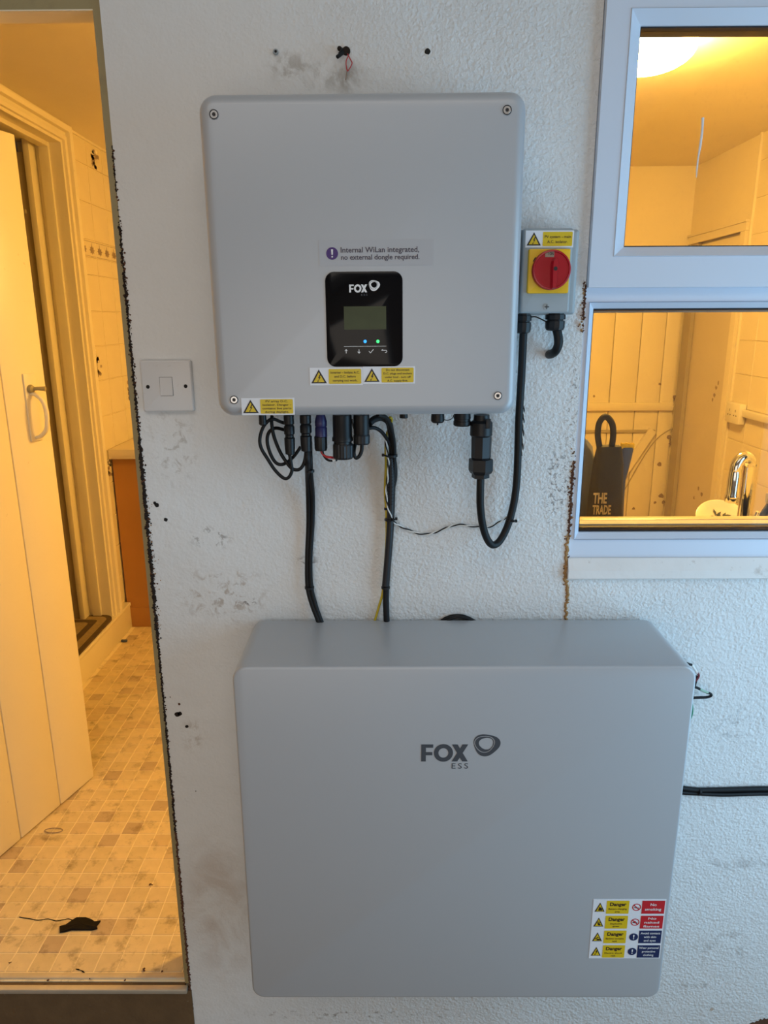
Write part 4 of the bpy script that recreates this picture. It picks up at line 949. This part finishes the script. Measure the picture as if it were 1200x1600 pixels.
tie(797, 812, YC+.051, .0074, ac, (806, 814), (.35, 0, .93))
cp = px_path(((815, 622, -.034), (816, 645, -.034), (815.5, 665, -.034), (814.5, 690, -.034), (813.5, 712, -.034)), -.034, 12)
for mi_, (nm, m) in enumerate((('tracer_strand', 'cable'), ('tracer_strand', 'white_wire'))):
    pp = [q + Vector((.0022 + .0012*math.cos(i*.62 + PI*mi_), .0012*math.sin(i*.62 + PI*mi_), 0)) for i, q in enumerate(cp)]
    build(nm, MB().tube(pp, .0011, 6), M[m], ac, label=('black strand' if mi_ == 0 else 'white strand') + ' laid along the cable')
# elbow out of the isolator into the wall
t = thing('outlet_cable', 'short thick black cable bending from the isolator into the wall', 'cable', at(868, 540, -.03))
cable('sheath', ((869, 512, -.042), (872, 525, -.043), (872.5, 537, -.043), (869, 547, -.038), (864, 552, -.026), (860, 553.5, -.012), (858, 554, .004)), -.04, .0075, 'cable', t, 8, 14)
# pair of cables leaving to the right, low on the wall
t = thing('trunk_cables', 'pair of black cables leaving low to the right from the battery', 'cable', at(1130, 1238, -.008))
for dy, r in ((-3.6, .0050), (3.8, .0046)):
    cable('sheath', ((980, 1224+dy), (1020, 1228+dy), (1064, 1234.5+dy*.9), (1092, 1237+dy*.75), (1130, 1237.5+dy), (1170, 1236.5+dy), (1215, 1236+dy), (1400, 1236+dy), (1560, 1236+dy), (1706, 1236+dy)), -.0052, r, 'cable', t)
tie(1093, 1237, -.006, .0078, t, None, (1, 0, 0))
# leads at the battery's right edge
t = thing('sensor_lead', 'thin dark lead hooking out from the battery right edge', 'wire', at(1090, 1085, -.03))
cable('sheath', ((1005, 1062), (1060, 1070), (1085, 1073.5), (1094, 1077)), -.02, .0026, 'cable', t, 4)
cable('pale_sleeve', ((1093, 1076.5), (1100, 1080), (1106, 1082.5)), -.02, .0026, 'pale_green', t, 4, label='pale green sleeve')
cable('sheath', ((1104, 1082), (1110, 1084), (1111, 1087), (1104, 1089.5), (1090, 1090), (1060, 1091), (1005, 1092)), -.02, .0026, 'cable', t, 5)
t = thing('striped_lead', 'short maroon, black and white lead poking past the battery upper right corner', 'wire', at(1088, 1050, -.03))
cable('sheath', ((1005, 1010), (1058, 1030), (1072, 1036), (1081, 1039)), -.02, .0024, 'cable', t, 4)
cable('white_sleeve', ((1080.5, 1038.5), (1086, 1046), (1089, 1052)), -.02, .0023, 'white_wire', t, 4, label='white sleeve')
cable('red_sleeve', ((1089, 1051), (1092, 1055), (1090, 1060), (1087, 1064)), -.02, .0021, 'maroon', t, 4, label='maroon sleeve')
cable('sheath', ((1088, 1056), (1086, 1068), (1076, 1075), (1005, 1078)), -.018, .0026, 'cable', t, 4)
t = thing('green_lead', 'green lead curving just past the battery right edge', 'wire', at(1078, 1110, -.02))
cable('sheath', ((1005, 1070), (1060, 1085), (1078, 1095), (1081, 1108), (1079, 1120), (1070, 1132), (1050, 1140), (1000, 1146)), -.02, .0028, 'green', t)
t = thing('cable_hump', 'black cables humped up behind the battery top edge', 'cable', at(716, 966, -.006))
cable('sheath', ((680, 978), (697, 966), (714, 962), (730, 965), (750, 976)), -.0045, .0035, 'cable', t)
cable('sheath', ((685, 982), (700, 969), (716, 964), (735, 968), (760, 980)), -.010, .0030, 'cable', t)

# old fixings above the inverter
t = thing('wall_plug', 'grey wall plug left in the wall above the inverter left side', 'wall plug', at(431, 82, 0))
c = at(431, 82, 0); build('collar', MB().lathe((c.x, .010, c.z), (0, -1, 0), [(.0038, 0), (.0040, .010), (.0044, .013), (.0036, .0150), (.0018, .0145), (.0016, .010)], 14), M['isobox'], t); build('bore', MB().disc(c.x+.0004, c.z, .0020, -.0048), M['hole'], t, smooth=False)
t = thing('wire_stub', 'old broken cable stub with red wire loop above the inverter', 'wire', at(540, 85, 0))
c = at(541, 80, 0)
mb = MB().lathe((c.x, .008, c.z), (0, -1, 0), [(.0062, 0), (.0066, .009), (.0058, .012), (.003, .012)], 12)
mb.lathe((c.x-.007, .002, c.z+.001), (-.4, -1, .1), [(.0035, 0), (.0035, .010), (.002, .012)], 8)
build('connector', mb, M['rustdark'], t)
cable('sheath', ((536, 82, -.006), (531, 86, -.012), (527, 89, -.016)), 0, .0028, 'cable', t, 4)
cable('sheath', ((534, 76, -.004), (533, 80, -.010), (530, 84, -.012)), 0, .0020, 'cable', t, 4)
cable('red_wire', ((543, 84), (547, 92), (550, 98), (548, 104), (543, 111), (541, 103), (541, 95), (544, 88)), -.006, .0008, 'red', t, 6, 6, label='red wire')
cable('wire_end', ((543, 108), (541, 118), (540, 125)), -.004, .0010, 'floral', t, 4, 6)

# ------------------------------------------------------------------ kitchen things
t = thing('ceiling_lamp', 'round glowing opal ceiling lamp seen through the upper window pane', 'lamp', (.715, .95, CZ))
build('base', MB().lathe((.715, .95, CZ), (0, 0, -1), [(.118, 0), (.120, .012), (.112, .016)], 40), M['china'], t)
build('shade', MB().lathe((.715, .95, CZ-.010), (0, 0, -1), [(.119, 0), (.126, .008), (.127, .022)] + [(.127*math.cos(a), .022 + .058*math.sin(a)) for a in [PI/2*i/8 for i in range(1, 9)]], 48), M['lamp'], t)

t = thing('base_cabinet', 'orange brown kitchen base cabinet in the far left corner', 'cabinet', (-.95, 2.3, 0))
build('side_panel', MB().box(XL+.012, -.668, 1.950, 1.968, .0, .828), M['orangewood'], t, smooth=False)
build('carcass', MB().box(XL+.012, -.680, 1.968, YR-.002, .10, .828), M['orangewood'], t, smooth=False)
build('plinth', MB().box(XL+.012, -.668, 1.944, 1.952, .0, .10, bev=.002), M['orangewood'], t)
for a, b in ((1.975, 2.30), (2.305, 2.63)):
    dr = build('door', MB().box(-.680, -.662, a, b, .11, .82, bev=.002), M['orangewood'], t)
    build('knob', MB().lathe((-.662, a+.04, .72), (1, 0, 0), [(.006, 0), (.006, .012), (.012, .018), (.010, .024)], 14), M['steel'], dr)
o = build('worktop', MB().box(XL+.005, -.64, 1.925, YR-.001, .829, .873, bev=.003), M['worktop']); tag(o, 'cream worktop on the orange brown cabinet', 'worktop')

# sink run under the window
o = build('sink_worktop', MB().box(.30, XR-.014, .102, .64, .83, .87, bev=.003), M['worktop']); tag(o, 'cream worktop under the window behind the glass', 'worktop')
t = thing('sink_cabinet', 'long orange brown cabinet carrying the worktop under the window', 'cabinet', (.9, .45, 0))
build('carcass', MB().box(.32, XR-.02, .14, .60, .0, .829), M['orangewood'], t, smooth=False)
for k in range(3):
    a = .34 + k*.405; dr = build('door', MB().box(a, a+.395, .602, .62, .10, .822, bev=.002), M['orangewood'], t)
    build('knob', MB().lathe((a+.35, .62, .73), (0, 1, 0), [(.006, 0), (.006, .012), (.012, .018), (.010, .024)], 14), M['steel'], dr)
# mixer tap
tx, ty = .848, .40
t = thing('tap', 'chrome swan neck mixer tap behind the lower window pane', 'tap', (tx, ty, .87))
q1 = at(1162, 800, ty); q2 = at(1143, 770, ty); zt = at(1150, 711, ty).z
bx, sx = q1.x, at(1137, 775, ty).x
build('base', MB().lathe((bx, ty, .8705), (0, 0, 1), [(.026, 0), (.026, .006), (.020, .012), (.017, .03)], 24), M['chrome'], t)
R_ = (bx-sx)/2
pts = [(bx, ty, .88), (bx, ty, zt-R_*1.5)] + [(bx-R_+R_*math.cos(a), ty-.02*math.sin(a/2), zt-R_*1.5+R_*1.4*math.sin(a)) for a in [PI*i/10 for i in range(1, 10)]] + [(sx, ty-.02, zt-R_*1.7)]
build('spout', MB().tube(cat(pts, 3), .0140, 14), M['chrome'], t)
build('nozzle', MB().lathe((sx, ty-.02, zt-R_*1.5), (0, 0, -1), [(.0135, 0), (.0150, .008), (.0150, .058), (.0165, .060), (.0165, .068), (.0150, .076), (.010, .078)], 20), M['chrome'], t)
build('lever', MB().tube([(bx+.010, ty, .925), (bx+.020, ty-.012, .950), (bx+.024, ty-.020, .985)], [.008, .006, .005], 10), M['chrome'], t)
# plate leaning beside the tap
c = at(1131, 806, .53)
t = thing('plate', 'cream plate with dark leaf motif beside the chrome tap', 'plate', (c.x, .53, .8705))
nrm = Vector((0, -.62, .785)); up_ = Vector((0, .785, .62))
pc_ = Vector((c.x, .53, .8705 + .0500)) ; rad = .071
def oval(s, off): return [pc_ + Vector((1, 0, 0))*rad*s*math.cos(a) + up_*rad*s*math.sin(a)*.95 + nrm*off for a in [2*PI*k/36 for k in range(36)]]
build('dish', MB().loops([oval(.95, -.004), oval(1, .004), oval(.97, .005), oval(.70, .001), oval(.60, -.001)]), M['china'], t)
build('stand', MB().lathe((c.x, .545, .8706), (0, 0, 1), [(.030, 0), (.030, .004), (.012, .010), (.010, .036), (.006, .042)], 20), M['china'], t)
mb = MB()
for k in range(9):
    a = k*.8; cc = pc_ + nrm*.0012 + Vector((1, 0, 0))*random.gauss(0, .011) + up_*random.gauss(.012, .006); n = 7; l = Vector((math.cos(a), 0, 0)) + up_*math.sin(a)
    w_ = l.cross(nrm); mb.add([cc - l*.011, cc + w_*.004, cc + l*.011, cc - w_*.004], [(0, 1, 2, 3)])
build('leaf_motif', mb, M['motif'], t, smooth=False)
# clear jar at the frame's edge
c = at(1192, 800, .36); t = thing('glass_jar', 'clear glass jar right of the tap at the picture edge', 'jar', (c.x+.040, .36, .8705))
build('body', MB().lathe((c.x+.040, .36, .8708), (0, 0, 1), [(.040, 0), (.042, .006), (.042, .11), (.034, .128), (.031, .135), (.031, .150), (.028, .150), (.028, .134), (.038, .108), (.038, .008), (.001, .006)], 32), M['clear'], t)
build('lid', MB().lathe((c.x+.040, .36, 1.0208), (0, 0, 1), [(.034, -.010), (.034, .008), (.032, .011), (.001, .012)], 32), M['steel'], t)
# bag, cloth and brush on the inner sill
zs = .8705
yB = .255
def BP(px, py, Y=yB): return at(px, py, Y)
t = thing('tool_bag', 'black woven bag with looped handle and gold lettering behind the lower window pane', 'bag', (BP(943, 800).x, yB, zs))
bl = BP(921, 800).x; br = BP(970, 800).x; bt = BP(940, 697).z; L = []
for f_, a_, b_, dth in ((0, bl, br, .034), (.15, bl-.003, br+.002, .042), (.4, bl-.002, br+.001, .042), (.6, bl, br-.004, .040), (.88, bl+.004, br-.007, .030), (1, bl+.008, br-.012, .016)):
    z_ = zs + (bt-zs)*f_
    L.append([(a_ + (b_-a_)*(.5+.5*math.copysign(abs(math.cos(a))**.5, math.cos(a))), yB + dth*math.copysign(abs(math.sin(a))**.6, math.sin(a)), z_ + random.uniform(-.0006, .001)*(f_ > 0)) for a in [2*PI*k/24 for k in range(24)]])
build('body', MB().loops(L), M['bag'], t)
build('handle', MB().tube(cat([BP(x, y) for x, y in ((937, 700), (934, 680), (936, 662), (943, 652), (950, 653), (957, 664), (958, 682), (955, 702))], 5), .0066, 8), M['bag'], t)
a = BP(926, 787, yB-.043); b = BP(949, 770, yB-.043); mb = text_mb('THE', a.x, b.x, a.z, b.z, yB-.0432, bold=.03)
a = BP(925, 804, yB-.043); b = BP(955, 789, yB-.043); text_mb('TRADE', a.x, b.x, a.z, b.z, yB-.0432, bold=.03, mb=mb)
build('lettering', mb, M['goldprint'], t, smooth=False)
t = thing('work_cloth', 'grey blue cloth bundle behind the left end of the lower pane', 'cloth', (BP(912, 800).x, yB, zs))
mb = MB(); L = []
cxa = BP(915, 800).x + .004
for i, (h, r) in enumerate(((.000, .030), (.06, .034), (.13, .033), (.20, .036), (.250, .034), (.275, .026), (.292, .014), (.296, .003))):
    L.append([(cxa + r*(1+.13*math.sin(5*a+i*1.3))*math.cos(a), yB+.088 + r*1.1*(1+.13*math.sin(4*a+i))*math.sin(a), zs + h + .004*math.sin(3*a)*(i > 0)) for a in [2*PI*k/26 for k in range(26)]])
build('fabric', mb.loops(L), M['cloth'], t)
t = thing('hand_brush', 'blue hand brush with yellow bristles upright beside the black bag', 'brush', (BP(976, 760).x, yB+.06, zs))
Yb = yB+.062; L = []
for px, py, w_ in ((972, 806, .007), (971, 770, .007), (972, 750, .008), (975, 735, .010), (978, 715, .013), (980, 699, .015)):
    q = BP(px, py, Yb); z_ = q.z if py != 806 else zs+.0005
    L.append([(q.x + w_*math.cos(a), Yb + .007*math.sin(a), z_) for a in [2*PI*k/12 for k in range(12)]])
build('handle', MB().loops(L), M['bluebrush'], t)
mb = MB(); q = BP(980, 699, Yb)
for i in range(13):
    for j in range(3):
        x_ = q.x - .0135 + i*.00225; mb.tube([(x_, Yb-.004+j*.004, q.z-.002), (x_ + random.uniform(-.001, .001), Yb-.004+j*.004, q.z+.008+random.uniform(0, .003))], .0011, 5)
build('bristles', mb, M['bristle'], t)['kind'] = 'stuff'
# double socket and trunking on the tiled right wall
a = atx(1134, 663, XR-.006); b = atx(1161, 634, XR-.006)
t = thing('wall_socket', 'ivory power socket at the corner of the tiled kitchen wall', 'socket', (XR, 1.91, 1.04))
y0, y1, z0, z1 = 1.85, 1.975, .985, 1.072
build('face_plate', MB().box(XR-.036, XR-.006, y0, y1, z0, z1, bev=.003), M['socket'], t)
for yy in (1.885, 1.940):
    for dy, dz, w_, h_ in ((0, .012, .003, .008), (-.011, -.008, .006, .0035), (.011, -.008, .006, .0035)):
        q = [(XR-.0365, yy+dy-w_/1.5, 1.028+dz-h_/1.5), (XR-.0365, yy+dy+w_/1.5, 1.028+dz-h_/1.5), (XR-.0365, yy+dy+w_/1.5, 1.028+dz+h_/1.5), (XR-.0365, yy+dy-w_/1.5, 1.028+dz+h_/1.5)]
        build('pin_slot', MB().add(q, [(0, 1, 2, 3)]), M['print_black'], t, smooth=False)
o = build('cable_trunking', MB().box(XR-.024, XR-.006, .60, 1.849, 1.020, 1.050, bev=.002), M['socket']); tag(o, 'ivory cable trunking running right from the wall socket', 'trunking')

# rug in the left doorway
t = thing('door_rug', 'dark patterned rug lying on the step of the left doorway', 'rug', (-1.45, 1.45, .131))
rx0, rx1, ry0, ry1 = -1.95, -1.245, .85, 1.765
def flat_rrect(x0, x1, y0, y1, r, z): return [(x, y, z) for x, y in rrect(x0, x1, y0, y1, r)]
build('pile', MB().loops([flat_rrect(rx0, rx1, ry0, ry1, .05, .131), flat_rrect(rx0, rx1, ry0, ry1, .05, .139)]), M['rug'], t, smooth=False)
def flat_ring(o_, i_, z):
    A_ = flat_rrect(*o_, z); B_ = flat_rrect(*i_, z); n = len(A_); return MB().add(A_ + B_, [(j, (j+1) % n, n+(j+1) % n, n+j) for j in range(n)])
build('pattern_band', flat_ring((rx0+.02, rx1-.02, ry0+.02, ry1-.02, .04), (rx0+.055, rx1-.055, ry0+.055, ry1-.055, .02), .1395), M['rugpale'], t, smooth=False)
build('pattern_band', flat_ring((rx0+.085, rx1-.085, ry0+.085, ry1-.085, .02), (rx0+.14, rx1-.14, ry0+.14, ry1-.14, .01), .1395), M['rugpale'], t, smooth=False)
# bits on the kitchen floor
t = None
mb = MB(); top = [atz(x, y, .0045) for x, y in ((93, 1447), (103, 1444), (113, 1437), (120, 1434), (134, 1434), (143, 1437), (150, 1441), (157, 1438), (151, 1446), (152, 1450), (143, 1452), (128, 1452), (112, 1452), (100, 1455), (93, 1456))]
cc = sum(top, Vector())/len(top); n = len(top); vs_ = [Vector((p.x, p.y, .0008)) for p in top] + [p + Vector((0, 0, random.uniform(-.001, .003))) for p in top] + [cc + Vector((0, 0, .004))]
mb.add(vs_, [(j, (j+1) % n, n+(j+1) % n, n+j) for j in range(n)] + [(n+j, n+(j+1) % n, 2*n) for j in range(n)] + [tuple(range(n))[::-1]])
tag(build('rubber_scrap', mb, M['dark'], smooth=False), 'torn black scrap lying on the tiled floor near the threshold', 'scrap')
p = atz(195, 1003, 0)
mb = MB(); mb.box(p.x-.016, p.x+.012, p.y-.006, p.y+.006, .0008, .011, bev=.003)
tag(build('blue_clip', mb, M['bluebrush']), 'small dark blue clip on the floor by the step', 'clip')
for i, (x, y, r, lab) in enumerate(((224, 1517, .0055, 'largest brown crumb of debris near the threshold right end'), (235, 1383, .0045, 'lone dark crumb on the floor midway to the jamb'), (253, 1519, .0032, 'small crumb just right of the largest debris crumb'), (75, 1533, .004, 'dark crumb on the threshold left part'), (16, 1505, .003, 'tiny dark crumb at the far left of the floor'), (195, 1533, .0035, 'dark crumb on the threshold right part'))):
    p = atz(x, y, .001); mb = MB()
    for k in range(4): mb.blob((p.x + random.gauss(0, r*.35), p.y + random.gauss(0, r*.35), .0015 + r*.45), r*.6)
    o = build('debris_crumb', mb, M['rust'], smooth=False); tag(o, lab, 'crumb', 'crumbs of debris on the floor')
p = atz(84, 1298, .001)
pts = [p + Vector((.026*math.cos(a), .010*math.sin(a), .0012)) for a in [2*PI*k/20 for k in range(21)]]
tag(build('paper_strip', MB().tube(pts, .0011, 6), M['floral']), 'thin loop of curled strip on the floor by the plank door', 'scrap')
